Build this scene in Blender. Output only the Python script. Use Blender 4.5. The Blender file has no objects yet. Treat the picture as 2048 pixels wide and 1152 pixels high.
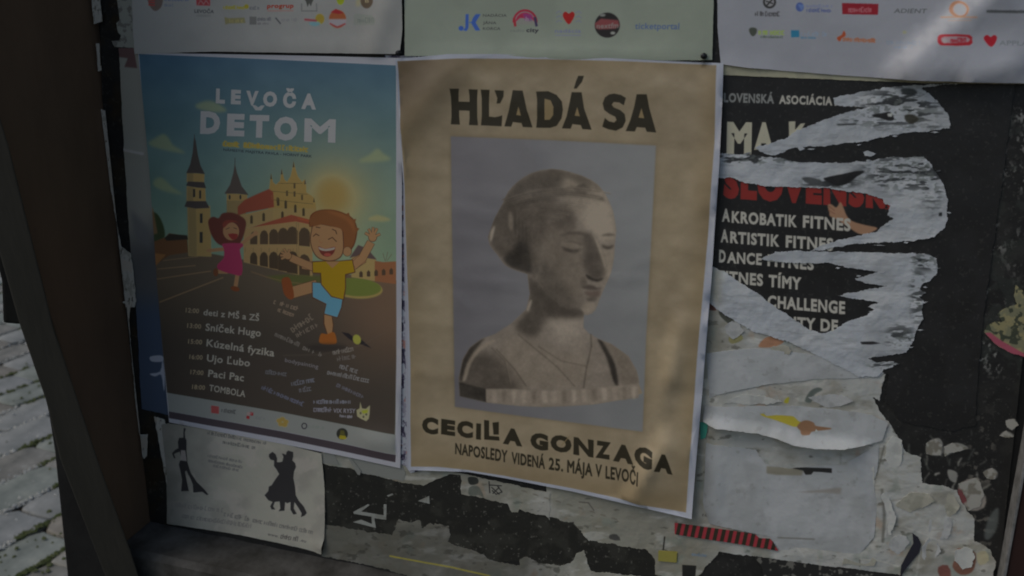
import bpy, bmesh, math, random
import numpy as np
from mathutils import Vector, Matrix
from mathutils.geometry import delaunay_2d_cdt
R_ = math.radians
scene = bpy.context.scene
COL = scene.collection
H0 = 1.5            # height of the wanted poster's top left corner above the pavement

# ---------------------------------------------------------------- camera (solved from the A3 posters)
PW = (1.75237282, 3.36346252, 0.08799634, -0.541888, -0.10521488, -0.21444383, 0.81718202)
def rod(r):
    r = np.array(r); t = np.linalg.norm(r); k = r/t
    K = np.array([[0, -k[2], k[1]], [k[2], 0, -k[0]], [-k[1], k[0], 0]])
    return np.eye(3)+math.sin(t)*K+(1-math.cos(t))*K@K
RC = rod(PW[1:4]); TC = np.array(PW[4:7]); CC = -RC.T@TC; FC = PW[0]*1000
W2B = np.array([[1, 0, 0], [0, 0, -1], [0, 1, 0]], float)      # wall (right, up, out) -> world
def toW(p): return Vector((p[0], -p[2], p[1]+H0))
cam = bpy.data.cameras.new('camera'); co = bpy.data.objects.new('camera', cam); COL.objects.link(co)
m3 = W2B@np.array([RC[0], -RC[1], -RC[2]]).T
M = Matrix([list(m3[i])+[0] for i in range(3)]+[[0, 0, 0, 1]]); M.translation = toW(CC)
co.matrix_world = M
cam.sensor_width = 36; cam.lens = 36*FC/2048; cam.clip_start = .02; cam.clip_end = 600
cam.dof.use_dof = True; cam.dof.focus_distance = .86; cam.dof.aperture_fstop = 9
scene.camera = co

# ---------------------------------------------------------------- sky, sun, exposure
SUN_EL, SUN_AZ = 50, 241          # azimuth measured clockwise from +Y
w = bpy.data.worlds.new("World"); scene.world = w; w.use_nodes = True
nt = w.node_tree; nt.nodes.clear()
sky = nt.nodes.new('ShaderNodeTexSky'); sky.sky_type = 'NISHITA'; sky.sun_disc = False
sky.sun_elevation = R_(SUN_EL); sky.sun_rotation = R_(SUN_AZ); sky.air_density = 1.0; sky.dust_density = 2.5
bg = nt.nodes.new('ShaderNodeBackground'); bg.inputs[1].default_value = .15
wo = nt.nodes.new('ShaderNodeOutputWorld')
nt.links.new(sky.outputs[0], bg.inputs[0]); nt.links.new(bg.outputs[0], wo.inputs[0])
sl = bpy.data.lights.new('sun', 'SUN'); sl.energy = 1.5; sl.angle = R_(42); sl.color = (1, .975, .94)
so = bpy.data.objects.new('sun', sl); COL.objects.link(so)
sd = Vector((math.sin(R_(SUN_AZ))*math.cos(R_(SUN_EL)), math.cos(R_(SUN_AZ))*math.cos(R_(SUN_EL)), math.sin(R_(SUN_EL))))
so.rotation_euler = sd.to_track_quat('Z', 'Y').to_euler(); so.location = (3, -3, 6)
scene.view_settings.view_transform = 'Standard'; scene.view_settings.look = 'None'
scene.view_settings.gamma = 1; scene.view_settings.use_curve_mapping = False
scene.view_settings.exposure = -1.07
scene.render.engine = 'CYCLES'
scene.cycles.pixel_filter_type = 'BLACKMAN_HARRIS'; scene.cycles.filter_width = 1.9
scene.cycles.max_bounces = 5; scene.cycles.diffuse_bounces = 3

# ---------------------------------------------------------------- measuring helpers
def pix2plane(u, v, z=0.0):
    d = RC.T@np.array([(u-1024)/FC, (v-576)/FC, 1.0]); t = (z-CC[2])/d[2]; return CC+t*d
def P(u, v, z=0.0):
    q = pix2plane(u, v, z); return (q[0], q[1])
def wall2pix(X, Y):
    a = [RC[i, 0]*X+RC[i, 1]*Y+TC[i] for i in range(3)]
    return 1024+FC*a[0]/a[2], 576+FC*a[1]/a[2]
def pix2wall_arr(p):
    p = np.asarray(p, float); d = np.c_[(p[:, 0]-1024)/FC, (p[:, 1]-576)/FC, np.ones(len(p))]@RC
    t = -CC[2]/d[:, 2]; return np.c_[CC[0]+t*d[:, 0], CC[1]+t*d[:, 1]]
class Crop:                       # coordinates measured on an enlargement of the photograph
    def __init__(s, ox, oy, k): s.o = (ox, oy); s.k = k
    def __call__(s, *pts): return [(s.o[0]+x/s.k, s.o[1]+y/s.k) for x, y in pts]
A1 = Crop(260, 90, 3.657); A2 = Crop(260, 400, 3.657); A3 = Crop(260, 640, 3.657)
B1 = Crop(780, 90, 3.0075); B2 = Crop(780, 400, 3.0075); B3 = Crop(780, 680, 3.0075)
D1 = Crop(1400, 120, 3.156); D2 = Crop(1400, 440, 3.156); D3 = Crop(1400, 787, 3.156)
E1 = Crop(240, 820, 3.2); E2 = Crop(780, 880, 3.2); F1 = Crop(340, 600, 5.2375); F2 = Crop(520, 580, 4.114)
T1 = Crop(280, 0, 3.793); T2 = Crop(800, 0, 3.2); T3 = Crop(1408, 0, 3.2); G1 = Crop(320, 850, 4.609); F3 = Crop(340, 800, 4.452)
L1 = Crop(0, 0, 4.267); L2 = Crop(0, 250, 3.2925)

# ---------------------------------------------------------------- noise
_rng = np.random.RandomState(7); _tab = _rng.rand(256, 256)
def vnoise(x, y):
    xi = np.floor(x).astype(int); yi = np.floor(y).astype(int); fx = x-xi; fy = y-yi
    fx = fx*fx*(3-2*fx); fy = fy*fy*(3-2*fy)
    a = _tab[xi & 255, yi & 255]; b = _tab[(xi+1) & 255, yi & 255]; c = _tab[xi & 255, (yi+1) & 255]; d = _tab[(xi+1) & 255, (yi+1) & 255]
    return (a*(1-fx)+b*fx)*(1-fy)+(c*(1-fx)+d*fx)*fy
def fbm(x, y, o=4):
    s = 0; a = .5
    for k in range(o): s = s+a*vnoise(x+17.3*k, y-9.7*k); x = x*2.03; y = y*2.03; a *= .5
    return s/(1-.5**o)
def sstep(a, b, x): t = np.clip((x-a)/(b-a), 0, 1); return t*t*(3-2*t)
def blur(m, s):
    if s < .3: return m
    r = int(s*2.6)+1; k = np.exp(-.5*(np.arange(-r, r+1)/s)**2); k /= k.sum()
    p = np.pad(m, ((r, r), (0, 0))); o = np.zeros_like(m)
    for i, q in enumerate(k): o += q*p[i:i+m.shape[0]]
    p = np.pad(o, ((0, 0), (r, r))); o = np.zeros_like(m)
    for i, q in enumerate(k): o += q*p[:, i:i+m.shape[1]]
    return o
def smooth(pts, n=6):
    pts = np.array(pts, float); N = len(pts); out = []
    for i in range(N):
        p0, p1, p2, p3 = pts[i-1], pts[i], pts[(i+1) % N], pts[(i+2) % N]
        for k in range(n):
            t = k/n; out.append(.5*((2*p1)+(-p0+p2)*t+(2*p0-5*p1+4*p2-p3)*t*t+(-p0+3*p1-3*p2+p3)*t**3))
    return out
def jag(pts, amp=2.0, step=3.0, seed=0, closed=True):
    pts = np.array(pts, float); rs = np.random.RandomState(seed); out = []; N = len(pts); ph = rs.rand()*90
    acc = 0
    for i in range(N if closed else N-1):
        a = pts[i]; b = pts[(i+1) % N]; L = np.hypot(*(b-a)); n = max(1, int(L/step)); nv = np.array([-(b-a)[1], (b-a)[0]])/(L+1e-9)
        for k in range(n):
            t = k/n; s = (acc+t*L)
            d = (fbm(np.array(s/14.+ph), np.array(seed*3.3), 3)-.5)*2.4*amp+(fbm(np.array(s/4.+ph), np.array(seed*1.3+50), 2)-.5)*1.5*amp+(rs.rand()-.5)*amp*.6
            out.append(a+(b-a)*t+nv*float(d))
        acc += L
    return [tuple(p) for p in out]

# ---------------------------------------------------------------- lettering outlines from the built-in font
def inside(x, y, poly):
    c = False; n = len(poly); j = n-1
    for i in range(n):
        if (poly[i][1] > y) != (poly[j][1] > y) and x < (poly[j][0]-poly[i][0])*(y-poly[i][1])/(poly[j][1]-poly[i][1])+poly[i][0]: c = not c
        j = i
    return c
_tc = {}
def outlines(body, off=0.0, sh=0.0):
    """edge loops of a word; off thickens the strokes by moving every outline outwards"""
    k = (body, off, sh)
    if k in _tc: return _tc[k]
    c = bpy.data.curves.new('t', 'FONT'); c.body = body; c.fill_mode = 'NONE'; c.resolution_u = 3; c.shear = sh
    c.space_character = 1+off*2.2
    o = bpy.data.objects.new('t', c); COL.objects.link(o)
    dg = bpy.context.evaluated_depsgraph_get(); dg.update(); me = o.evaluated_get(dg).to_mesh()
    v = np.empty(len(me.vertices)*3); me.vertices.foreach_get('co', v); v = v.reshape(-1, 3)[:, :2].copy()
    e = np.empty(len(me.edges)*2, int); me.edges.foreach_get('vertices', e); e = e.reshape(-1, 2).copy()
    bpy.data.objects.remove(o); bpy.data.curves.remove(c)
    if off:
        adj = {}
        for a_, b_ in e: adj.setdefault(int(a_), []).append(int(b_)); adj.setdefault(int(b_), []).append(int(a_))
        seen = set(); loops = []
        for st in adj:
            if st in seen: continue
            lp = [st]; seen.add(st); cur = st
            while True:
                nx = [x for x in adj[cur] if x not in seen]
                if not nx: break
                cur = nx[0] if len(lp) > 1 or len(nx) < 2 else max(nx, key=lambda x: x == st+1)
                seen.add(cur); lp.append(cur)
            loops.append(lp)
        nv = v.copy()
        polys = [[tuple(v[i]) for i in lp] for lp in loops]
        for li, lp in enumerate(loops):
            p = v[lp]; q = np.roll(p, -1, 0); area = .5*np.sum(p[:, 0]*q[:, 1]-q[:, 0]*p[:, 1])
            x, y = p[0]; depth = sum(inside(x, y, polys[j]) for j in range(len(loops)) if j != li)
            sg = (1 if area > 0 else -1)*(1 if depth % 2 == 0 else -1)
            d = q-p; d /= np.hypot(d[:, 0], d[:, 1])[:, None]+1e-12; dp = np.roll(d, 1, 0)
            n1 = np.c_[d[:, 1], -d[:, 0]]; n0 = np.c_[dp[:, 1], -dp[:, 0]]; mt = n0+n1; L2 = np.sum(mt*mt, 1)
            mt = mt*(2/np.maximum(L2, .9))[:, None]
            nv[lp] = p+mt*sg*off*.8
        v = nv
    _tc[k] = (v, e); return v, e

def lin(c): c = np.asarray(c, float); return np.where(c <= .04045, c/12.92, ((c+.055)/1.055)**2.4)
def enc(c): c = np.clip(c, 0, 1); return np.where(c <= .0031308, c*12.92, 1.055*c**(1/2.4)-.055)

class Canvas:
    """flat print, in measured tones (0..255); white is the tone that bare paper shows"""
    def __init__(s, box, base, ppm=2800, white=(112, 114, 120), paper=.78):
        xs = [P(*q) for q in box]; s.x0 = min(q[0] for q in xs)-.004; s.x1 = max(q[0] for q in xs)+.004
        s.y0 = min(q[1] for q in xs)-.004; s.y1 = max(q[1] for q in xs)+.004; s.ppm = ppm
        s.w = int((s.x1-s.x0)*ppm); s.h = int((s.y1-s.y0)*ppm)
        X = s.x0+(np.arange(s.w)+.5)/ppm; Y = s.y0+(np.arange(s.h)+.5)/ppm
        s.X, s.Y = np.meshgrid(X, Y); s.U, s.V = wall2pix(s.X, s.Y)
        s.im = np.empty((s.h, s.w, 3)); s.im[:] = base; s.white = np.array(white, float); s.paper = paper
        s.k = ppm*.00046              # canvas pixels per photo pixel, about
    def mask_edges(s, a, b, feather=0):
        """a, b: edge end points in wall metres; even-odd coverage"""
        SS = 3
        ax = (a[:, 0]-s.x0)*s.ppm; ay = (a[:, 1]-s.y0)*s.ppm; bx = (b[:, 0]-s.x0)*s.ppm; by = (b[:, 1]-s.y0)*s.ppm
        pad = int(feather*s.k*2.6)+3
        i0 = max(0, int(min(ax.min(), bx.min()))-pad); i1 = min(s.w, int(max(ax.max(), bx.max()))+pad+1)
        j0 = max(0, int(min(ay.min(), by.min()))-pad); j1 = min(s.h, int(max(ay.max(), by.max()))+pad+1)
        if i1 <= i0 or j1 <= j0: return None
        W = (i1-i0)*SS; Hh = (j1-j0)*SS; acc = np.zeros((Hh, W+1), np.int32)
        ax = (ax-i0)*SS; bx = (bx-i0)*SS; ay = (ay-j0)*SS; by = (by-j0)*SS
        for k in range(len(ax)):
            y0, y1, x0, x1 = ay[k], by[k], ax[k], bx[k]
            if y0 > y1: y0, y1, x0, x1 = y1, y0, x1, x0
            r0 = max(0, math.ceil(y0-.5)); r1 = min(Hh, math.ceil(y1-.5))
            if r1 <= r0: continue
            r = np.arange(r0, r1); x = x0+(r+.5-y0)*(x1-x0)/(y1-y0)
            acc[r, np.clip(np.ceil(x-.5), 0, W).astype(int)] += 1
        m = (np.cumsum(acc[:, :W], 1) & 1).astype(float).reshape(j1-j0, SS, i1-i0, SS).mean((1, 3))
        if feather: m = blur(m, feather*s.k)
        return m, (slice(j0, j1), slice(i0, i1))
    def put(s, r, col, alpha=1, mul=None):
        if r is None: return
        m, sl = r; m = m*alpha
        if mul is not None: m = m*mul(s.U[sl], s.V[sl])
        m = m[..., None]; c = col(s.U[sl], s.V[sl]) if callable(col) else np.array(col, float)
        s.im[sl] = s.im[sl]*(1-m)+c*m
    def poly(s, pts, col, f=0, a=1, sm=0, mul=None):
        if sm: pts = smooth(pts, sm)
        q = pix2wall_arr(pts); s.put(s.mask_edges(q, np.roll(q, -1, 0), f), col, a, mul)
    def line(s, pts, wd, col, f=0, a=1):
        pts = np.array(pts, float)
        for i in range(len(pts)-1):
            p, q = pts[i], pts[i+1]; L = np.hypot(*(q-p))+1e-9; n = np.array([-(q-p)[1], (q-p)[0]])/L*wd/2; e = (q-p)/L*wd*.3
            s.poly([p-e+n, q+e+n, q+e-n, p-e-n], col, f, a)
    def ell(s, cx, cy, rx, ry, col, f=0, a=1, rot=0, t0=0, t1=360):
        c, sn = math.cos(R_(rot)), math.sin(R_(rot)); pts = []
        for k in range(32):
            t = R_(t0+(t1-t0)*k/(32 if t1-t0 == 360 else 31)); x, y = rx*math.cos(t), ry*math.sin(t); pts.append((cx+x*c-y*sn, cy+x*sn+y*c))
        s.poly(pts, col, f, a)
    def text(s, body, p, q, h0, h1, col, off=0.0, f=0, a=1, up=None, cap=.729, flare=0, halo=None):
        v, e = outlines(body, off); v = v.copy(); x0, x1 = v[:, 0].min(), v[:, 0].max(); t = (v[:, 0]-x0)/(x1-x0); y = v[:, 1]/(cap+off)
        p = np.array(p, float); q = np.array(q, float)
        if up is None:
            d = (q-p)/np.hypot(*(q-p)); up = np.array([.06+d[1]*.3, -1.0])
        up = np.array(up, float); hh = h0+(h1-h0)*t
        pp = p+(q-p)*t[:, None]+up*(hh*y)[:, None]
        w_ = pix2wall_arr(pp)
        if halo: s.put(s.mask_edges(w_[e[:, 0]], w_[e[:, 1]], halo[1]), halo[0], halo[2], )
        s.put(s.mask_edges(w_[e[:, 0]], w_[e[:, 1]], f), col, a)
    def scrib(s, p, q, h, col, seed=0, a=.8, f=.5, wd=1.3):
        """print too small to read: a run of letter-like strokes"""
        rs = random.Random(seed); p = np.array(p, float); q = np.array(q, float); L = np.hypot(*(q-p)); d = (q-p)/L; n = np.array([d[1], -d[0]]); x = 0
        while x < L-h*.4:
            wl = h*rs.uniform(.35, .6)
            if rs.random() < .14: x += wl*.8; continue
            hh = h*rs.choice([.7, .7, .7, 1.0]); o = p+d*x
            k = rs.randrange(4)
            if k == 0: st = [[(0, 0), (0, hh)], [(0, hh*.95), (wl*.7, hh*.95)], [(wl*.7, 0), (wl*.7, hh)]]
            elif k == 1: st = [[(0, 0), (wl*.7, 0)], [(0, 0), (0, hh)], [(0, hh), (wl*.7, hh)]]
            elif k == 2: st = [[(0, 0), (0, hh)], [(0, hh*.5), (wl*.7, hh*.5)]]
            else: st = [[(wl*.35, 0), (wl*.35, hh)]]
            for z in st: s.line([o+d*z[0][0]+n*z[0][1], o+d*z[1][0]+n*z[1][1]], wd, col, f, a)
            x += wl
    def mottle(s, col, scale, lo, hi, a=1, asp=1.0, o=4, seed=0, f=0, region=None):
        n = fbm(s.U/scale/asp+seed*7.1, s.V/scale+seed*3.7, o); m = sstep(lo, hi, n)*a
        if region is not None: m = m*region
        m = m[..., None]; s.im = s.im*(1-m)+np.array(col, float)*m
    def material(s, name, rough=.5, spec=.35, bump=.12, bscale=90, bdist=.0006):
        a = lin(s.im/255)/lin(s.white/255)*s.paper
        mx_ = a.max(2, keepdims=True); a = a*np.where(mx_ > .84, .84/np.maximum(mx_, 1e-6), 1)      # no ink brighter than paper, hue kept
        g = .004*(np.random.RandomState(3).rand(s.h, s.w, 1)-.5)
        px = np.ones((s.h, s.w, 4), np.float32); px[..., :3] = enc(np.clip(a, .012, .86))
        im = bpy.data.images.new(name, s.w, s.h); im.pixels.foreach_set(px.ravel()); im.update(); im.pack()
        m = bpy.data.materials.new(name); m.use_nodes = True; n = m.node_tree; b = n.nodes['Principled BSDF']
        t = n.nodes.new('ShaderNodeTexImage'); t.image = im; t.interpolation = 'Linear'; t.extension = 'EXTEND'
        tc = n.nodes.new('ShaderNodeTexCoord'); nz = n.nodes.new('ShaderNodeTexNoise'); nz.inputs['Scale'].default_value = 700; nz.inputs['Detail'].default_value = 2
        mx = n.nodes.new('ShaderNodeMix'); mx.data_type = 'RGBA'; mx.blend_type = 'MULTIPLY'; mx.inputs[0].default_value = .12
        n.links.new(tc.outputs['Object'], nz.inputs['Vector']); n.links.new(t.outputs[0], mx.inputs[6]); n.links.new(nz.outputs['Color'], mx.inputs[7])
        n.links.new(mx.outputs[2], b.inputs['Base Color'])
        b.inputs['Roughness'].default_value = rough; b.inputs['Specular IOR Level'].default_value = spec
        n2 = n.nodes.new('ShaderNodeTexNoise'); n2.inputs['Scale'].default_value = bscale; n2.inputs['Detail'].default_value = 4
        bp = n.nodes.new('ShaderNodeBump'); bp.inputs['Strength'].default_value = bump*4; bp.inputs['Distance'].default_value = bdist
        n.links.new(tc.outputs['Object'], n2.inputs['Vector']); n.links.new(n2.outputs[0], bp.inputs['Height']); n.links.new(bp.outputs[0], b.inputs['Normal'])
        return m

# ---------------------------------------------------------------- plain procedural materials
def mat(name, c1, c2=None, rough=.6, scale=8, spec=.3, bump=0, bscale=60, stretch=(1, 1, 1), lo=.35, hi=.65, c3=None):
    m = bpy.data.materials.new(name); m.use_nodes = True; n = m.node_tree; b = n.nodes['Principled BSDF']
    b.inputs['Roughness'].default_value = rough; b.inputs['Specular IOR Level'].default_value = spec
    tc = n.nodes.new('ShaderNodeTexCoord'); mp = n.nodes.new('ShaderNodeMapping'); mp.inputs['Scale'].default_value = stretch
    n.links.new(tc.outputs['Object'], mp.inputs[0])
    nz = n.nodes.new('ShaderNodeTexNoise'); nz.inputs['Scale'].default_value = scale; nz.inputs['Detail'].default_value = 8; nz.inputs['Roughness'].default_value = .65
    n.links.new(mp.outputs[0], nz.inputs['Vector'])
    cr = n.nodes.new('ShaderNodeValToRGB'); cr.color_ramp.elements[0].position = lo; cr.color_ramp.elements[1].position = hi
    cr.color_ramp.elements[0].color = (*c1, 1); cr.color_ramp.elements[1].color = (*(c2 or c1), 1)
    if c3: e = cr.color_ramp.elements.new(.72); e.color = (*c3, 1)
    n.links.new(nz.outputs[0], cr.inputs[0]); n.links.new(cr.outputs[0], b.inputs['Base Color'])
    if bump:
        n2 = n.nodes.new('ShaderNodeTexNoise'); n2.inputs['Scale'].default_value = bscale; n2.inputs['Detail'].default_value = 6
        n.links.new(mp.outputs[0], n2.inputs['Vector'])
        bp = n.nodes.new('ShaderNodeBump'); bp.inputs['Strength'].default_value = .6; bp.inputs['Distance'].default_value = bump
        n.links.new(n2.outputs[0], bp.inputs['Height']); n.links.new(bp.outputs[0], b.inputs['Normal'])
    return m

# ---------------------------------------------------------------- object helpers
def link(name, bm_or_me, m=None, parent=None, sm=False):
    if isinstance(bm_or_me, bmesh.types.BMesh):
        me = bpy.data.meshes.new(name); bm_or_me.to_mesh(me); bm_or_me.free()
    else: me = bm_or_me
    o = bpy.data.objects.new(name, me); COL.objects.link(o)
    if m: me.materials.append(m)
    if parent: o.parent = parent; o.matrix_parent_inverse = parent.matrix_world.inverted()
    if sm: me.polygons.foreach_set('use_smooth', [True]*len(me.polygons))
    return o
def tag(o, label=None, cat=None, group=None, kind=None):
    if label: o['label'] = label
    if cat: o['category'] = cat
    if group: o['group'] = group
    if kind: o['kind'] = kind
    return o
def empty(name, loc, label, cat, group=None):
    o = bpy.data.objects.new(name, None); COL.objects.link(o); o.location = loc; bpy.context.view_layer.update()
    return tag(o, label, cat, group)
def seg_d(X, Y, a, b):
    ax, ay = a; bx, by = b; dx, dy = bx-ax, by-ay; t = np.clip(((X-ax)*dx+(Y-ay)*dy)/(dx*dx+dy*dy), 0, 1)
    return np.hypot(X-ax-t*dx, Y-ay-t*dy), t
def sheet(name, outline, z0, cv, m, wav=.0004, wsc=22, creases=(), fold=(), step=(), s=.007, parent=None, thick=.00025, seed=0, lift=None, zp=0.0, xmin=None):
    """paper sheet: outline measured on the board; creases = (p, q, height, width); edges get real thickness"""
    poly = [P(*q, zp) for q in outline]; n = len(poly)
    if xmin is not None: poly = [(max(x, xmin+.00002*i), y) for i, (x, y) in enumerate(poly)]
    xs = [p[0] for p in poly]; ys = [p[1] for p in poly]; pts = [Vector(p) for p in poly]
    pa = np.array(poly)
    gx = np.arange(min(xs)+s/2, max(xs), s); gy = np.arange(min(ys)+s/2, max(ys), s)
    rs = random.Random(seed)
    for x in gx:
        for y in gy:
            px_, py_ = x+rs.uniform(-.2, .2)*s, y+rs.uniform(-.2, .2)*s
            if inside(px_, py_, poly) and np.min((pa[:, 0]-px_)**2+(pa[:, 1]-py_)**2) > (s*.3)**2: pts.append(Vector((px_, py_)))
    vo, eo, fo, *_ = delaunay_2d_cdt(pts, [], [list(range(n))], 1, 1e-6)
    X = np.array([v[0] for v in vo]); Y = np.array([v[1] for v in vo])
    Z = np.full(len(X), z0)+(fbm(X*wsc+seed*5.1, Y*wsc*1.4-seed*2.3, 3)-.5)*2*wav
    for (p, q, hh, wd) in creases:
        d, t = seg_d(X, Y, P(*p), P(*q)); Z = Z+hh*np.exp(-(d/wd)**2)*np.sin(np.pi*np.clip(t*.9+.05, 0, 1))**.5
    for (p, q, hh, wd) in fold:                    # sharp ridge
        d, t = seg_d(X, Y, P(*p), P(*q)); Z = Z+hh*np.clip(1-d/wd, 0, 1)
    for (p, q, hh, wr, wf) in step:                # one-sided fold: rises towards the line from its left, dies away on the right
        a_, b_ = P(*p), P(*q); dx, dy = b_[0]-a_[0], b_[1]-a_[1]; L_ = math.hypot(dx, dy)
        sd_ = ((X-a_[0])*dy-(Y-a_[1])*dx)/L_; t_ = ((X-a_[0])*dx+(Y-a_[1])*dy)/L_**2
        Z = Z+hh*sstep(-wr, 0, sd_)*np.exp(-np.clip(sd_, 0, None)/wf)*sstep(-.15, .12, t_)*(1-sstep(.88, 1.15, t_))
    if lift is not None: Z = Z+lift(*wall2pix(X, Y))
    Z = np.maximum(Z, z0*.45+.0001)
    bm = bmesh.new(); vs = [bm.verts.new(toW((X[i], Y[i], Z[i]))) for i in range(len(X))]
    for f in fo:
        try: fc = bm.faces.new([vs[i] for i in f]); fc.smooth = True
        except ValueError: pass
    bm.normal_update()
    for f in bm.faces:
        if f.normal.y > 0: f.normal_flip()
    for e in [e for e in bm.edges if len(e.link_faces) == 1]:      # the cut or torn edge has its own thickness
        l = e.link_loops[0]; p, q = l.vert.co.copy(), l.link_loop_next.vert.co.copy(); dn = Vector((0, thick, 0))
        bm.faces.new([bm.verts.new(c_) for c_ in (q, p, p+dn, q+dn)]).smooth = False
    uv = bm.loops.layers.uv.new('UVMap')
    for f in bm.faces:
        for l in f.loops:
            c = l.vert.co; l[uv].uv = ((c.x-cv.x0)/(cv.x1-cv.x0), (c.z-H0-cv.y0)/(cv.y1-cv.y0))
    return link(name, bm, m, parent)
def prism(bm, ring_a, ring_b):
    """closed solid between two rings of world points"""
    a = [bm.verts.new(p) for p in ring_a]; b = [bm.verts.new(p) for p in ring_b]; n = len(a)
    bm.faces.new(a[::-1]); bm.faces.new(b)
    for i in range(n): bm.faces.new((a[i], a[(i+1) % n], b[(i+1) % n], b[i]))
def bevelled(bm, w_=.003, seg=2):
    bmesh.ops.recalc_face_normals(bm, faces=bm.faces); bmesh.ops.bevel(bm, geom=list(bm.edges), offset=w_, segments=seg, affect='EDGES', profile=.6)
def box_bm(x0, x1, y0, y1, z0, z1, bev=.003):
    """wall coordinates: x right, y up, z out"""
    bm = bmesh.new(); r = [(x0, y0), (x1, y0), (x1, y1), (x0, y1)]
    prism(bm, [toW((x, y, z0)) for x, y in r], [toW((x, y, z1)) for x, y in r])
    if bev: bevelled(bm, bev)
    return bm
# ================================================================ STRUCTURE
def zfr(Y): return .050+.178*(Y+.559)               # depth of the tapering left cheek
def pix2cheek(u, v, off=0.0):
    d = RC.T@np.array([(u-1024)/FC, (v-576)/FC, 1.0])
    # C.z + t d.z = zfr(C.y + t d.y) + off
    t = (.050+.178*(CC[1]+.559)+off-CC[2])/(d[2]-.178*d[1]); return CC+t*d
# ---- pavement
M_ground = mat('sandy joint bed', (.03, .026, .018), (.08, .07, .05), .9, 30, .2, .004, 200)
M_moss = mat('mossy joint bed', (.05, .07, .02), (.12, .13, .06), .95, 60, .15, .004, 200)
me = bpy.data.meshes.new('pavement'); S = 60
bm = bmesh.new(); bmesh.ops.create_grid(bm, x_segments=12, y_segments=12, size=S)
pav = link('pavement', bm, M_ground); tag(pav, kind='structure')
rs = random.Random(5)
stone_m = [mat('paving stone '+k, a, b, .66, 6.5, .3, .004, 38, lo=.38, hi=.6, c3=c) for k, a, b, c in (
    ('grey', (.15, .145, .12), (.27, .255, .215), (.43, .42, .37)), ('green grey', (.17, .185, .155), (.28, .295, .25), (.37, .37, .30)),
    ('brown grey', (.15, .135, .105), (.25, .225, .18), (.34, .31, .25)), ('blue grey', (.21, .215, .195), (.30, .30, .275), (.42, .41, .375)))]
def stone_mesh(k, L, Wd, h):
    r = random.Random(k); bm = bmesh.new(); n = 3; ring = []
    cs = [(-L/2, -Wd/2), (L/2, -Wd/2), (L/2, Wd/2), (-L/2, Wd/2)]
    cs = [(x+r.uniform(-.03, .03)*L, y+r.uniform(-.055, .055)*Wd) for x, y in cs]
    for i in range(4):
        a, b = cs[i], cs[(i+1) % 4]
        for t in (.12, .5, .88):
            x = a[0]+(b[0]-a[0])*t; y = a[1]+(b[1]-a[1])*t
            ring.append((x+r.uniform(-.007, .007), y+r.uniform(-.007, .007)))
    lv = [(1.0, -.03), (1.0, h*.62), (.985, h*.9), (.95, h)]
    rows = [[bm.verts.new((x*s_, y*s_, z+(r.uniform(-.0015, .0015) if z > 0 else 0))) for x, y in ring] for s_, z in lv]
    for a, b in zip(rows, rows[1:]):
        for i in range(12): bm.faces.new((a[i], a[(i+1) % 12], b[(i+1) % 12], b[i]))
    c = bm.verts.new((0, 0, h+r.uniform(-.001, .003)))
    for i in range(12): bm.faces.new((rows[-1][i], rows[-1][(i+1) % 12], c))
    for f in bm.faces: f.smooth = True
    me = bpy.data.meshes.new('paving_stone'); bm.to_mesh(me); bm.free(); return me
LL, WW = .34, .185
protos = []
for k in range(12):
    L = LL*(.8+.05*(k % 6)); me = stone_mesh(k, L*.985, WW*.965, .015); me.materials.append(stone_m[(0, 1, 3, 0, 2, 1, 3, 0, 1, 3, 2, 1)[k]]); protos.append((L, me))
ang = R_(84); ca, sa = math.cos(ang), math.sin(ang); cx, cy = -2.6, 1.9; cnt = 0
def ground_px(x, y):
    return wall2pix3(x, -H0, -y)
def wall2pix3(X, Y, Z):
    a = [RC[i, 0]*X+RC[i, 1]*Y+RC[i, 2]*Z+TC[i] for i in range(3)]; return 1024+FC*a[0]/a[2], 576+FC*a[1]/a[2]
spots = []
for r_ in range(-26, 27):
    x = -4.5+rs.uniform(0, .2)
    while x < 4.5:
        L, me = rs.choice(protos)
        lx, ly = x+L/2, r_*WW+rs.uniform(-.006, .006)
        gx, gy = cx+lx*ca-ly*sa, cy+lx*sa+ly*ca
        u, v = ground_px(gx, gy)
        if -160 < u < 330 and 480 < v < 1260: spots.append((gx, gy, me, rs.uniform(-.035, .035)))
        x += L
spots.sort(key=lambda q: (q[0]-CC[0])**2+(q[1]+CC[2])**2)
for gx, gy, me, rz in spots[:290]:
    o = bpy.data.objects.new('paving_stone', me); COL.objects.link(o); o.parent = pav
    o.location = (gx, gy, rs.uniform(-.004, .003)); o.rotation_euler = (rs.uniform(-.02, .02), rs.uniform(-.02, .02), ang+rz)
# moss and grit caught in the joints
bm = bmesh.new(); bg_ = bmesh.new()
for i in range(40000):
    u = rs.uniform(-60, 300); v = rs.uniform(560, 1220)
    d = RC.T@np.array([(u-1024)/FC, (v-576)/FC, 1.0]); t = (-H0+.004-CC[1])/d[1]; q = CC+t*d
    x, y = q[0], -q[2]
    lx = (x-cx)*ca+(y-cy)*sa; ly = -(x-cx)*sa+(y-cy)*ca
    dj = abs((ly/WW+.5) % 1-0); dj = min(dj, 1-dj)
    if dj > .055 and rs.random() > .012: continue
    n = float(fbm(np.array(x*1.8), np.array(y*1.8), 3)); mossy = n > .50
    B = bm if mossy else bg_; s_ = rs.uniform(.004, .011) if mossy else rs.uniform(.003, .009)
    z = .006+rs.uniform(0, .012)
    vs = [B.verts.new((x+s_*math.cos(a)*rs.uniform(.6, 1.2), y+s_*math.sin(a)*rs.uniform(.6, 1.2), z)) for a in (0, 1.57, 3.14, 4.71)]
    tp = B.verts.new((x, y, z+s_*.9))
    for k in range(4): B.faces.new((vs[k], vs[(k+1) % 4], tp))
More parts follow.
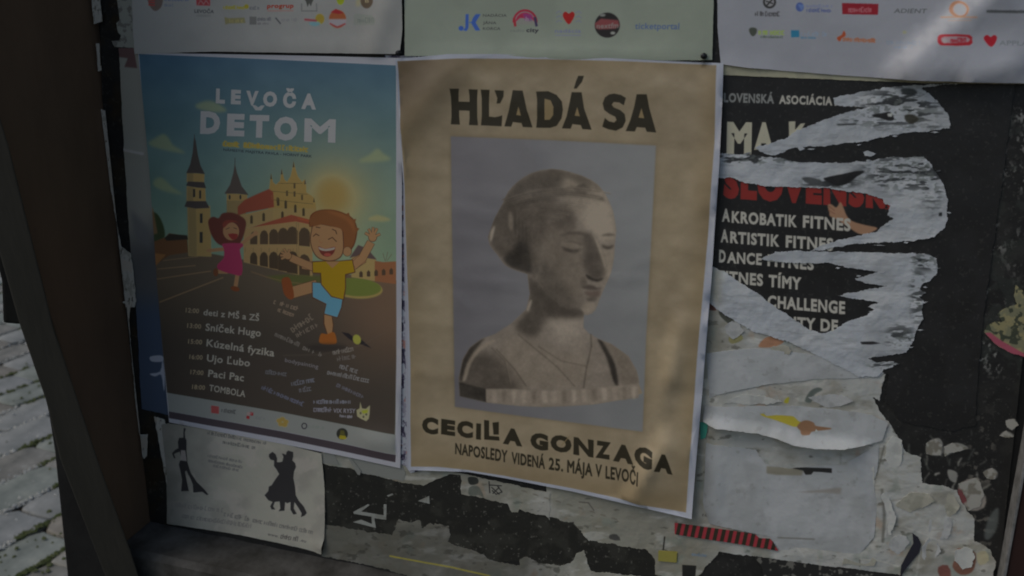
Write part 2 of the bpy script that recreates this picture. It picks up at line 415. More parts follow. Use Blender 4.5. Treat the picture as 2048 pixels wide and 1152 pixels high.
tag(link('moss', bm, M_moss, sm=True), 'low green moss tufts growing in the joints between the paving stones', 'moss', kind='stuff')
tag(link('grit', bg_, mat('pale grit', (.42, .40, .34), (.72, .70, .62), .8, 120, .2)), 'pale grit and crumbs of mortar lying in the paving joints', 'grit', kind='stuff')

# ---- notice board
board = empty('notice_board', (0.1, 0, 0), 'dark brown wooden notice board with a deep left side and grimy sill', 'notice board')
M_brown = mat('dark brown paint', (.135, .086, .052), (.21, .132, .080), .55, 7, .3, .0012, 70, (1, 1, .35), .3, .7, (.26, .17, .105))
M_grey = mat('weathered dark timber', (.033, .032, .025), (.054, .051, .040), .7, 10, .25, .0014, 90, (1, 1, .25), .3, .7, (.055, .055, .047))
M_red = mat('red brown paint', (.035, .018, .014), (.055, .026, .021), .6, 9, .3, .0008, 80, (1, 1, .4))
M_sill = mat('grimy sill', (.055, .050, .040), (.135, .125, .105), .75, 22, .25, .0015, 120, (1, 1, 1), .35, .75, (.17, .16, .14))
M_black = mat('tarred black board', (.012, .012, .0115), (.02, .02, .019), .6, 14, .3, .0008, 120)
M_pale = mat('chipped pale edge paint', (.16, .155, .14), (.34, .33, .31), .6, 60, .3, .0005, 150)
M_shade_roof = mat('shade roof boards', (.02, .018, .014), (.035, .03, .024), .7, 10, .2, .001, 80, (4, .4, 1))
link('board_core', box_bm(-.345, .70, -.60, .50, -.022, -.0012, .002), M_black, board)
# left cheek: deep side board, tapering towards the sill
bm = bmesh.new(); ys = [-.60, -.553, .50]
def ck(Y): return zfr(max(Y, -.553))
ra = [toW((-.3502, -.60, -.02)), toW((-.3502, .50, -.02)), toW((-.3502, .50, zfr(.5))), toW((-.3502, -.553, zfr(-.553))), toW((-.3502, -.60, .040))]
prism(bm, ra, [p+Vector((-.021, 0, 0)) for p in ra]); bevelled(bm, .0018)
link('side_panel', bm, M_brown, board)
# leaning plank nailed over the cheek's front edge
def pk(u, v, off): return toW(pix2cheek(u, v, off))
inner = [(-112, -140), (18, 295), (107, 654), (198, 927), (262, 1104), (297, 1215)]
outer = [(235, 1215), (120, 917), (92, 800), (40, 650), (-60, 295), (-190, -140)]
bm = bmesh.new(); prism(bm, [pk(u, v, .022) for u, v in inner+outer], [pk(u, v, .0005)+Vector((0, .0, 0)) for u, v in inner+outer]); bevelled(bm, .0022)
link('plank', bm, M_grey, board)
bm = bmesh.new(); q = [(-260, -140), (-150, -140), (22, 420), (60, 560), (72, 640), (38, 648), (7, 645), (4, 560), (-40, 400)]
prism(bm, [pk(u, v, -.004) for u, v in q], [pk(u, v, -.03) for u, v in q]); bevelled(bm, .003)
link('bracket', bm, mat('black stained timber', (.008, .0085, .008), (.016, .017, .015), .7, 10, .2, .001, 90), board)
# post standing behind the plank, down to the pavement
pt = [pix2plane(u, v, .02) for u, v in ((36, 600), (92, 800), (108, 900), (134, 1152))]
dX = (pt[3][0]-pt[2][0])/(pt[3][1]-pt[2][1]); bx = pt[3][0]+dX*(-H0-pt[3][1])*.25
ring = [tuple(p[:2]) for p in pt]+[(bx, -H0-.02), (bx+.10, -H0-.02), (-.36, -.60), (-.36, -.20)]
bm = bmesh.new(); prism(bm, [toW((x, y, .02)) for x, y in ring], [toW((x, y, -.07)) for x, y in ring]); bevelled(bm, .003)
link('post', bm, mat('near black timber', (.014, .014, .013), (.024, .024, .022), .7, 10, .2, .001, 90), board)
link('post', box_bm(.62, .70, -H0-.02, .5, -.10, -.024, .004), M_brown, board)
link('frame_strip', box_bm(.5628, .66, -.62, .50, -.001, .016, .0015), M_red, board)
link('edge_strip', box_bm(.5600, .5624, -.62, .50, -.001, .0175, .0005), M_pale, board)
# sill
bm = bmesh.new()
r0 = [(-.333, -.552, .0), (-.333, -.556, .050), (-.333, -.563, .055), (-.333, -.612, .055), (-.333, -.612, -.02), (-.333, -.575, -.02)]
nseg = 60; rows = []
for i in range(nseg+1):
    x = -.3497+(.5595+.3447)*i/nseg; row = []
    for j, (a, y, z) in enumerate(r0):
        dz = (float(fbm(np.array(x*30.), np.array(j*2.), 3))-.5)*.003; row.append(bm.verts.new(toW((x, y+(dz if j < 3 else 0), z+(dz if j in (1, 2) else 0)))))
    rows.append(row)
for a, b in zip(rows, rows[1:]):
    for j in range(6): bm.faces.new((a[j], a[(j+1) % 6], b[(j+1) % 6], b[j]))
bm.faces.new(rows[0]); bm.faces.new(rows[-1][::-1]); bmesh.ops.recalc_face_normals(bm, faces=bm.faces)
link('sill', bm, M_sill, board)
link('apron', box_bm(-.333, .56, -.80, -.6125, -.015, .045, .003), M_grey, board)
# small unseen roof, added over the board to shade it
for k in range(2):
    link('shade_roof_board', box_bm(-.62, .92, .60, .618, -.16+.15*k, -.013+.15*k, .002), M_shade_roof, board)
link('shade_roof_beam', box_bm(-.36, .70, .5005, .599, -.06, -.01, .003), M_brown, board)
link('shade_roof_fascia', box_bm(-.62, .92, .575, .640, .139, .157, .002), M_brown, board)
# ================================================================ PRINTED SHEETS
# ---- wall print: black board face with residues of old paper
def board_face():
    c = Canvas([(150, -60), (2100, -60), (2120, 1200), (200, 1200)], (19, 19, 19), 1900)
    U, V = c.U, c.V
    lf = 1-sstep(300, 420, U)
    c.mottle((30, 24, 15), 30, .45, .75, .8, region=lf)
    fl = sstep(1860, 1960, U)*sstep(120, 200, V)*(1-sstep(700, 800, V))
    c.mottle((92, 93, 92), 9, .60, .66, .75, asp=.7, region=fl*sstep(.35, .6, fbm(U/45, V/60, 2)))
    c.mottle((30, 33, 31), 26, .5, .62, .6, region=fl, seed=3)
    fl = sstep(1900, 1960, U)*(1-sstep(1975, 2000, U))*sstep(780, 900, V)
    c.mottle((70, 68, 64), 12, .60, .66, .7, region=fl, seed=5)
    c.mottle((28, 28, 27), 40, .5, .7, .5, seed=8)
    c.mottle((60, 60, 58), 5, .70, .74, .35, seed=9)
    for q in ([(1540, 335), (1620, 310), (1690, 345), (1600, 370), (1545, 395)], [(1430, 310), (1500, 280), (1530, 320), (1520, 390), (1430, 380)],
              [(1930, 170), (1980, 160), (2010, 195), (1970, 230), (1935, 210)], [(1890, 265), (1930, 235), (1980, 270)],
              [(1785, 495), (1840, 470), (1875, 500), (1860, 540), (1810, 530)], [(1560, 480), (1620, 500), (1610, 560), (1570, 540)]):
        c.poly(D3(*q), (88, 88, 86), .8, .95, sm=3)
    c.poly(D3((1630, 570), (1740, 530), (1760, 560), (1690, 620), (1690, 660), (1740, 690), (1760, 620), (1800, 650), (1790, 720), (1700, 740), (1640, 660)), (92, 88, 84), 1, sm=2)
    c.poly(D3((1625, 600), (1690, 625), (1680, 680), (1650, 700), (1620, 640)), (72, 40, 42), 1)
    c.poly(D3((1820, 780), (1880, 720), (1870, 850), (1820, 920), (1790, 900)), (58, 62, 62), 1.5, .8, sm=3)
    rs_ = random.Random(3)
    for i in range(46):
        x, y = rs_.uniform(1800, 1965), rs_.uniform(860, 1080)
        if x < 1840 and y > 960: continue
        an = rs_.uniform(-2.2, -.3); L_ = rs_.uniform(6, 26); c.line([(x, y), (x+L_*math.cos(an)*.5+rs_.uniform(-3, 3), y+L_*math.sin(an)*.5), (x+L_*math.cos(an), y+L_*math.sin(an))], rs_.uniform(1, 4), rs_.choice([(74, 74, 70), (52, 54, 52), (96, 96, 92)]), 1, rs_.uniform(.4, .9))
    return c
c = board_face(); m = c.material('board face', .55, .4, .3, 60, .001)
o = sheet('board_face', jag([(198, -60), (1992+62, -60), (2047, 700), (1999, 1135), (1400, 1240), (250, 1096), (255, 900), (226, 420), (205, 200)], .5), .0002, c, m, .0004, 30, s=.02, parent=board)

# ---- aged torn paper under everything at the lower right and along the bottom
def old_paper():
    c = Canvas([(620, 560), (2040, 560), (2040, 1200), (620, 1200)], (88, 88, 82), 2200)
    U, V = c.U, c.V
    right = sstep(1380, 1480, U)
    c.im = c.im*(1-right[..., None])+np.array((106, 108, 108.))*right[..., None]
    c.mottle((84, 82, 76), 75, .42, .8, .5, asp=1.8)
    c.mottle((112, 112, 110), 60, .45, .8, .7, seed=4, asp=.8)
    c.mottle((80, 78, 70), 24, .48, .72, .5, seed=2, asp=2.2)
    c.mottle((120, 121, 120), 16, .60, .74, .5, seed=22, asp=3)
    c.mottle((50, 50, 46), 12, .70, .78, .55, seed=6, asp=2)
    c.mottle((98, 80, 66), 40, .66, .82, .4, seed=11)
    c.mottle((74, 82, 78), 36, .64, .8, .4, seed=13)
    # collage seams
    rs_ = random.Random(4)
    for k_ in range(26):
        x, y = rs_.uniform(1420, 1900), rs_.uniform(740, 1140); an = rs_.uniform(-.5, .5)+(1.3 if rs_.random() < .4 else 0); L_ = rs_.uniform(20, 90)
        c.line([(x, y), (x+L_*math.cos(an)*.5, y+L_*math.sin(an)*.5+rs_.uniform(-3, 3)), (x+L_*math.cos(an), y+L_*math.sin(an))], rs_.uniform(1, 3), rs_.choice([(70, 70, 64), (122, 123, 122), (84, 82, 76)]), 1.2, rs_.uniform(.3, .7))
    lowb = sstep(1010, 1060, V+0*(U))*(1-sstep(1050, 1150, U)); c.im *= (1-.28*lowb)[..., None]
    # prints and a painted fold seen in the collage
    for q, col in (([(430, 735), (520, 730), (525, 770), (460, 800), (370, 800), (390, 760)], (104, 74, 56)), ([(180, 740), (240, 710), (270, 750), (200, 780)], (88, 86, 58)),
                   ([(120, 570), (180, 600), (245, 690), (200, 670), (130, 610)], (40, 42, 38)), ([(50, 510), (90, 530), (100, 570), (50, 560)], (50, 30, 26)),
                   ([(690, 1080), (740, 1055), (770, 1070), (720, 1100), (700, 1150), (660, 1140)], (56, 62, 60)), ([(220, 1125), (340, 1125), (340, 1140), (220, 1140)], (98, 96, 40)),
                   ([(535, 1130), (560, 1115), (555, 1152), (530, 1150)], (110, 106, 30))):
        c.poly(D2(*q), col, .7, .9, sm=3)
    c.poly(D3((1620, 975), (1680, 985), (1735, 1005), (1730, 1090), (1700, 1130), (1640, 1140), (1590, 1090), (1610, 1030)), (76, 52, 44), .7, .95, sm=3)
    c.poly(D3((1500, 1090), (1560, 1080), (1580, 1152), (1510, 1152)), (74, 44, 40), .8, .9, sm=2)
    c.poly(D3((1740, 1010), (1800, 990), (1820, 1050), (1760, 1080)), (112, 108, 90), .8, .9, sm=2)
    c.line(D3((1145, 600), (1160, 760), (1150, 930)), 5, (66, 66, 62), 1.2, .8); c.line(D3((1172, 620), (1185, 760), (1165, 900)), 3, (120, 121, 120), .8, .8)  # vertical fold: its shaded and lit edges painted into the paper colour
    c.line(D3((1110, 520), (1160, 330)), 3, (60, 60, 56), .8, .8)
    c.line(D3((1010, 1040), (1130, 1050), (1250, 1090)), 2, (120, 120, 116), .8); c.line(D3((1005, 1045), (1005, 1090)), 2, (60, 60, 56), .8)
    # stencil figure and ornament under the wanted poster
    c.poly(E2((505, 235), (560, 240), (565, 275), (520, 285), (503, 265)), (30, 32, 30), .6, sm=3)
    c.poly(E2((510, 300), (560, 290), (590, 330), (600, 365), (570, 350), (540, 355), (505, 345)), (58, 62, 58), .7, .8, sm=3)
    for q in ([(636, 262), (640, 335)], [(640, 285), (715, 290)], [(652, 300), (700, 345)], [(660, 340), (700, 300)], [(690, 292), (718, 330), (680, 345), (655, 320)]): c.line(E2(*q), 2.2, (30, 30, 30), .4)
    for i in range(9): c.ell(*E2((860+i*72, 330+i*22))[0], 7, 3, (66, 62, 56), .8, .6, 20, 180, 350)
    c.line(E2((1210, 395), (1270, 400), (1305, 450)), 2, (52, 50, 48), .6, .8)
    c.poly(E2((1405, 605), (1450, 600), (1475, 640), (1410, 632)), (48, 48, 46), .6, sm=2)
    c.line(E2((1757, 618), (1748, 700)), 3, (34, 33, 30), .4)
    c.poly(E2((1720, 705), (1838, 712), (1835, 778), (1718, 768)), (112, 104, 36), .6)
    c.poly(E2((1870, 795), (1960, 800), (1950, 900), (1870, 900)), (24, 24, 23), .5)
    c.scrib(*E2((1925, 735), (2030, 745)), 5, (70, 84, 100), 4)
    c.line(E2((0, 740), (400, 812), (640, 868)), 3, (104, 98, 42), .6, .9)
    c.scrib(*D3((15, 770), (100, 782)), 5, (40, 40, 40), 8)
    return c
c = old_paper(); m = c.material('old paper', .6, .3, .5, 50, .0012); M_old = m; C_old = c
R_out = D2((40, 500), (150, 600), (330, 690), (560, 755), (820, 860), (1170, 950), (1150, 1050), (1130, 1140))+D3((1090, 20), (1130, 110), (1190, 175), (1240, 260), (1300, 370), (1395, 400), (1390, 480), (1400, 565), (1530, 580), (1620, 610), (1660, 700), (1730, 790), (1735, 930), (1830, 980), (1865, 1060), (1850, 1160))+[(1980, 1200), (1800, 1200), (1800, 1150), (1650, 1132), (1508, 1112), (1440, 1104), (1395, 1152), (1330, 1152)]
B_up = E2((0, 205), (60, 120), (170, 110), (640, 170), (1200, 300), (1900, 420))+[(1400, 1030)]
B_low = E2((1870, 880), (1700, 860), (1700, 760), (1640, 700), (1490, 680), (1380, 655), (1275, 645), (1225, 590), (1175, 525), (1090, 512), (1040, 512), (900, 465), (830, 440), (822, 462), (780, 460), (755, 405), (640, 382), (600, 365), (460, 345), (456, 220), (385, 215), (300, 250), (215, 290), (100, 275), (0, 250))
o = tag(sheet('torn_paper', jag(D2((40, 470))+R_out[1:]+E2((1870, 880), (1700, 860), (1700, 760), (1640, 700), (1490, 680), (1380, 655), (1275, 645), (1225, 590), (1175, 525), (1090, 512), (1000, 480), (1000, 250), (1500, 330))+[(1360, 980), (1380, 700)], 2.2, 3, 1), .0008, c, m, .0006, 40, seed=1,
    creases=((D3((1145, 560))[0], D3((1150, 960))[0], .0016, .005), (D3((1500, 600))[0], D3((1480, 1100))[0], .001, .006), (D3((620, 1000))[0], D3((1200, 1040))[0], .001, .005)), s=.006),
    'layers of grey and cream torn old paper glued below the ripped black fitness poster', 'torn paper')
lay = []
for k_, tone in enumerate(((112, 114, 114), (98, 98, 92), (106, 108, 110))):
    c2 = plain_canvas([(1380, 600), (2000, 600), (2000, 1160), (1380, 1160)], tone, 1400, mot=(tuple(v_-16 for v_ in tone), 16, .5, .7, .6)) if 0 else Canvas([(1380, 600), (2000, 600), (2000, 1160), (1380, 1160)], tone, 1400)
    c2.mottle(tuple(v_-16 for v_ in tone), 16, .5, .7, .6, seed=k_); lay.append((c2, c2.material('paper layer tone %d' % k_, .6, .3, .4)))
rl = random.Random(21)
for i, (x, y, rx, ry) in enumerate(((1790, 900, 22, 40), (1830, 1000, 40, 24), (1880, 1050, 34, 30), (1770, 1030, 20, 46), (1720, 1120, 40, 16), (1860, 1100, 24, 26), (1930, 1110, 20, 24), (1750, 860, 26, 18), (1660, 800, 46, 14), (1500, 800, 60, 12), (1560, 700, 30, 14), (1470, 660, 22, 20), (1740, 960, 14, 40), (1900, 1010, 18, 22), (1800, 1085, 24, 22), (1600, 860, 44, 10))):
    c2, m2 = lay[i % 3]; pp = [(x+rx*math.cos(q_/7*6.283)*rl.uniform(.6, 1.15), y+ry*math.sin(q_/7*6.283)*rl.uniform(.6, 1.15)) for q_ in range(7)]
    sheet('paper_layer', jag(pp, 2.0, 2.4, 300+i), .0011+.0001*(i % 4), c2, m2, .0005, 60, s=.0045, parent=o, thick=.0004, seed=i, lift=lambda u, v, x=x, rx=rx: .0012*sstep(.2, 1, (u-x)/rx))
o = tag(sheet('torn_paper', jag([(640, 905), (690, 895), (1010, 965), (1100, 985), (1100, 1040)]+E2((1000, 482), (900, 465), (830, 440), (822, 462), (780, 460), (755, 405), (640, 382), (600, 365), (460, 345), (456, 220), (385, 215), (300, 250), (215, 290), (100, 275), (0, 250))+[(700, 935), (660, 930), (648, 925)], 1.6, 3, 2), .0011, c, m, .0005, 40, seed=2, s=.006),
    'cream torn paper strip with small black stencil prints just below the wanted poster', 'torn paper')
o = tag(sheet('torn_paper', jag(E1((1308, 730), (1400, 745), (1560, 770), (1740, 800), (1760, 770), (1785, 700), (1850, 715), (1920, 705), (1935, 760), (1990, 720), (2048, 760), (2048, 800))+E2((200, 560), (255, 575), (290, 530), (380, 545), (385, 600), (370, 650), (600, 730), (640, 770), (830, 800), (835, 760), (880, 745), (960, 790), (1080, 800), (1150, 790), (1200, 730), (1240, 700), (1260, 760), (1290, 835), (1500, 860), (1700, 880), (1680, 960), (700, 960))+[(850, 1160), (740, 1130), (646, 1112)], 2, 3, 3), .0009, c, m, .0007, 40, seed=3, s=.006),
    'dirty brown and cream paper remains along the bottom edge of the board above the sill', 'torn paper')
# black torn remnant between
def black_print():
    c = Canvas([(640, 900), (1400, 900), (1400, 1200), (640, 1200)], (22, 22, 20), 2300)
    c.mottle((36, 36, 33), 30, .5, .7, .6); c.mottle((70, 70, 66), 5, .72, .76, .6, seed=5)
    return c
c = black_print(); m = c.material('black print', .5, .45, .25, 60, .001)
o = tag(sheet('torn_poster', jag(E1((1305, 335), (1400, 345), (1480, 370), (1560, 400), (1800, 455), (1930, 480))+E2((100, 262), (210, 280), (300, 245), (385, 205), (460, 212), (460, 335), (600, 365), (755, 400), (790, 450), (900, 465), (1100, 505), (1180, 525), (1270, 640), (1380, 650), (1500, 670), (1640, 700), (1705, 760), (1700, 870), (1285, 840), (1240, 740), (1150, 800), (1060, 805), (840, 770), (640, 780), (380, 700), (200, 640), (0, 640))+E1((1760, 830), (1640, 800), (1312, 735)), 1.2, 3, 4), .0006, c, m, .0003, 30, seed=4, s=.008),
    'remains of a black poster with a white zigzag mark under the two whole posters', 'poster')
black_rem = o
def flat_scrap(name, pts, z0, cv, m, parent=None, **k):
    return sheet(name, pts, z0, cv, m, .0001, 60, s=.005, parent=parent, **k)
def plain_canvas(box, col, ppm=1500, mot=((70, 70, 66), 14, .5, .7, .5), white=(112, 114, 120)):
    c = Canvas(box, col, ppm, white); c.mottle(*mot); return c
c = plain_canvas([(640, 980), (900, 980), (900, 1100), (640, 1100)], (92, 94, 92)); m = c.material('scrap white', .55)
c.poly(E1((1500, 640), (1620, 600), (1695, 600), (1690, 670)), (30, 38, 30), .6)
for q in ([(1495, 650), (1590, 600), (1600, 606), (1545, 648), (1690, 672), (1690, 602), (1708, 602), (1706, 700), (1630, 690), (1640, 752), (1495, 715), (1545, 700), (1615, 728), (1612, 680), (1500, 662)],
          [(1710, 545), (1745, 532), (1752, 540), (1720, 553)], [(1910, 580), (1980, 548), (1984, 598)]):
    flat_scrap('white_mark', E1(*q), .0009, c, m, black_rem)
c = Canvas([(700, 880), (830, 880), (830, 1010), (700, 1010)], (84, 86, 84), 1500); m = c.material('scrap pale')
for q in ([(1355, 280), (1440, 295), (1500, 330), (1490, 370), (1420, 350)], ):
    c.poly(E1(*q), (50, 50, 46), .6)
tag(flat_scrap('paper_scrap', jag(E1((1310, 265), (1370, 275), (1410, 350), (1306, 335)), .8, 3, 6), .0013, c, m), 'small pale paper corner wedged between the dance leaflet and the children\'s poster', 'paper scrap')
tag(flat_scrap('paper_scrap', jag(E1((1480, 300), (1560, 300), (1810, 350), (1830, 400), (1815, 450), (1545, 400), (1490, 330)), .9, 3, 7), .0014, c, m), 'pale paper strip sticking out below the right corner of the children\'s poster', 'paper scrap')
tag(flat_scrap('paper_scrap', jag(E1((1465, 300), (1482, 300), (1550, 385), (1540, 412), (1525, 405)), .4, 3, 8), .0022, c, m, ), 'thin curled sliver of white paper below the children\'s poster', 'paper scrap')

# ---- paper strips at the left corner of the board
c = Canvas([(170, -40), (360, -40), (360, 1010), (170, 1010)], (72, 73, 66), 1800, white=(68, 71, 70))
c.mottle((54, 54, 46), 14, .5, .7, .6, asp=.5); c.mottle((32, 30, 22), 9, .68, .74, .8, asp=.35, seed=4); c.mottle((86, 84, 74), 30, .5, .7, .7, seed=2)
m = c.material('strip paper', .6, .3, .4)
Lm = (0, 250, 3.2925)
for q, lb, z in ((L1((775, -60), (855, -60), (862, 100), (875, 185), (800, 205), (790, 90)), 'short wide strip of white paper at the top left edge of the board', .0012),
        (L1((818, 370), (848, 370), (850, 480), (865, 600), (835, 610), (830, 480)), 'thin short white paper sliver second from the top on the left edge', .0012),
        (L1((790, 925), (820, 930), (850, 1040), (866, 1152))+L2((700, 300), (740, 480), (775, 690), (800, 800), (862, 845), (880, 1000), (895, 1152), (885, 1200), (785, 1200), (765, 950), (735, 720), (705, 500), (670, 300), (640, 80)), 'long ragged strip of pale old paper down the left edge of the board', .0012),
        ([(238, 605), (262, 600), (258, 640), (262, 700), (268, 760), (270, 830), (272, 870), (296, 868), (294, 912), (288, 918), (280, 900), (270, 914), (265, 850), (258, 780), (250, 740), (246, 700)], 'pale paper strip ending in a torn tab beside the brown side board', .0014),
        ([(310, 832), (330, 838), (342, 900), (348, 990), (340, 1000), (328, 930)], 'narrow bluish paper sliver left of the dance leaflet', .0014)):
    tag(sheet('paper_strip', jag(q, .9, 3, int(q[0][1])+60), z+.0028*(lb[:6] != 'narrow'), c, m, .0004, 60, s=.005, seed=3, zp=.004*(lb[:6] != 'narrow'), xmin=-.3494), lb, 'paper strip')
# white ragged column between board edge and first posters at the top
c = Canvas([(220, -60), (310, -60), (310, 110), (220, 110)], (62, 64, 58), 1800, white=(72, 75, 76)); c.mottle((44, 44, 40), 10, .58, .66, .8)
m = c.material('ragged white', .6)
tag(sheet('torn_paper', jag(L1((985, -200), (1015, 60), (1030, 170), (1000, 200), (1015, 280), (1040, 300), (1025, 345), (960, 350), (985, 400), (1160, 410), (1250, 420), (1200, -200)), .6, 3, 9), .0012, c, m, .0004, 50, s=.006),
    'ragged white paper edge sticking out left of the top left sponsor poster', 'torn paper')
# older poster half hidden behind the children's poster: pale above, navy below
c = Canvas([(225, 80), (380, 80), (380, 850), (225, 850)], (62, 63, 57), 2000, white=(70, 73, 74))
V = c.V; U = c.U
g = sstep(430, 540, V+ (U-260)*.5)[..., None]; c.im = c.im*(1-g)+np.array((36, 37, 36.))*g
g = sstep(560, 640, V)[..., None]; c.im = c.im*(1-g)+np.array((26, 33, 41.))*g
c.poly(L2((880, 560), (990, 690), (1000, 820), (900, 740), (870, 600)), (46, 47, 46), 6, .8)
c.poly(L1((1012, 408), (1150, 408), (1180, 585), (1070, 575), (1100, 500), (1020, 490)), (42, 32, 30), 1)
c.line(L2((825, 165), (880, 175), (950, 190)), 4, (84, 84, 82), 1.5, .8)
for q in ([(155, 265), (240, 258), (245, 300), (165, 300)], [(150, 390), (225, 375), (245, 290), (260, 410), (255, 520), (235, 400), (190, 410)]): c.poly(A3(*q), (84, 87, 90), .8, .8, sm=3)
m = c.material('older poster', .5)
q = [(240, 96), (262, 96), (310, 100), (400, 110), (400, 850), (335, 828), (286, 817), (283, 780), (276, 640), (262, 480), (252, 330), (246, 220)]
c.poly([(283, 800), (400, 828), (400, 850), (283, 825)], (86, 88, 86), .6); c.line([(246, 220), (252, 330), (262, 480), (276, 640), (284, 812)], 4, (84, 86, 84), .5)
tag(sheet('poster', jag(q, .5, 4, 3), .0018, c, m, .0006, 30, creases=((L2((820, 160))[0], L2((960, 190))[0], .002, .004), ), seed=8),
    'older poster with pale top and navy lower part showing left of the children\'s poster', 'poster')
# printed strip between the two big posters
c = Canvas([(760, 100), (850, 100), (850, 950), (760, 950)], (96, 100, 108), 2200, white=(105, 108, 114))
c.mottle((30, 28, 42), 16, .50, .56, .95, asp=.6); c.mottle((74, 72, 84), 7, .55, .6, .7, seed=3); c.mottle((92, 60, 56), 20, .68, .74, .8, seed=5)
c.line([(806, 100), (818, 940)], 5, (100, 103, 112), .8); m = c.material('strip print', .5)
tag(sheet('poster', jag([(770, 110), (840, 112), (845, 940), (822, 945), (812, 930), (790, 925)], .5, 4, 5), .0016, c, m, .0004, 30, seed=9), 'narrow visible strip of an older busy poster between the two whole posters', 'poster')

# ---- small leaflet with dancers
c = Canvas([(315, 830), (670, 830), (670, 1115), (315, 1115)], (89, 90, 80), 3000, white=(90, 94, 94))
ink = (26, 26, 25)
c.mottle((78, 78, 70), 60, .45, .7, .6); c.mottle((98, 97, 88), 30, .5, .7, .5, seed=3)
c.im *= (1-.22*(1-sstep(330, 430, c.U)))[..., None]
c.poly(G1((235, 20), (255, 25), (245, 60), (250, 110), (262, 130), (262, 240), (268, 330), (300, 430), (350, 520), (420, 590), (455, 635), (440, 640), (400, 610), (320, 615), (315, 540), (290, 470), (262, 410), (245, 420), (255, 480), (280, 600), (205, 605), (215, 500), (200, 420), (185, 360), (195, 325), (222, 310), (205, 290), (195, 240), (165, 250), (140, 262), (155, 300), (140, 300), (122, 255), (150, 225), (182, 208), (178, 150), (190, 112), (232, 108), (232, 60)), ink, .5)
c.poly(G1((205, 225), (250, 225), (262, 325), (200, 320)), (84, 82, 76), .8, .95)
c.poly(G1((1018, 262), (1050, 240), (1078, 262), (1092, 300), (1090, 335), (1120, 335), (1140, 330), (1150, 285), (1136, 255), (1155, 258), (1172, 268), (1180, 240), (1195, 228), (1240, 242), (1240, 285), (1230, 318), (1258, 345), (1265, 380), (1248, 420), (1240, 480), (1255, 560), (1262, 640), (1290, 690), (1335, 740), (1365, 800), (1345, 825), (1310, 840), (1318, 805), (1285, 750), (1250, 700), (1245, 760), (1272, 810), (1240, 815), (1215, 770), (1215, 700), (1185, 712), (1165, 700), (1160, 780), (1105, 785), (1122, 760), (1115, 695), (1070, 700), (1055, 740), (1075, 770), (1040, 768), (1028, 740), (1050, 700), (1010, 685), (975, 640), (1010, 600), (1015, 560), (1040, 548), (1070, 500), (1110, 445), (1085, 400), (1062, 370), (1065, 320), (1030, 310), (1016, 285)), ink, .5)
G = lambda a, b: G1(a, b)
c.scrib(*G((450, 80), (1000, 175)), 6, (52, 52, 48), 1); c.scrib(*G((590, 165), (890, 215)), 6, (50, 50, 46), 2)
for i, (a, b) in enumerate((((450, 285), (775, 345)), ((450, 330), (780, 395)), ((500, 375), (740, 420)))): c.scrib(*G(a, b), 5, (62, 62, 58), 3+i)
c.scrib(*G((120, 740), (600, 800)), 8, (66, 65, 60), 8); c.scrib(*G((600, 830), (1430, 1000)), 8, (60, 60, 55), 9, wd=1.6)
c.scrib(*G((220, 840), (870, 940)), 7, (62, 61, 56), 10)
c.text('www.', *G((1005, 1005), (1105, 1028)), 6, 6, (48, 47, 43), .01); c.scrib(*G((1125, 1032), (1290, 1062)), 8, (48, 47, 43), 12, wd=1.8)
c.text('.eu', *G((1300, 1062), (1355, 1075)), 6, 6, (48, 47, 43), .01)
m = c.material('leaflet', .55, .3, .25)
q = [(326, 848), (340, 845), (500, 868), (645, 905), (650, 960), (652, 1020), (651, 1075), (645, 1106), (600, 1093), (480, 1066), (337, 1045), (336, 950)]
c.im *= (1-.12*sstep(640, 646, c.U))[..., None]**0
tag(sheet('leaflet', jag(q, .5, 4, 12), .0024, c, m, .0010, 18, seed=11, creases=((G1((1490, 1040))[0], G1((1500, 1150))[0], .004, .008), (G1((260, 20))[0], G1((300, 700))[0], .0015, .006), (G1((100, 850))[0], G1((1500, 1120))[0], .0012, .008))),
    'small white leaflet with black silhouettes of dancers at the bottom left', 'leaflet')

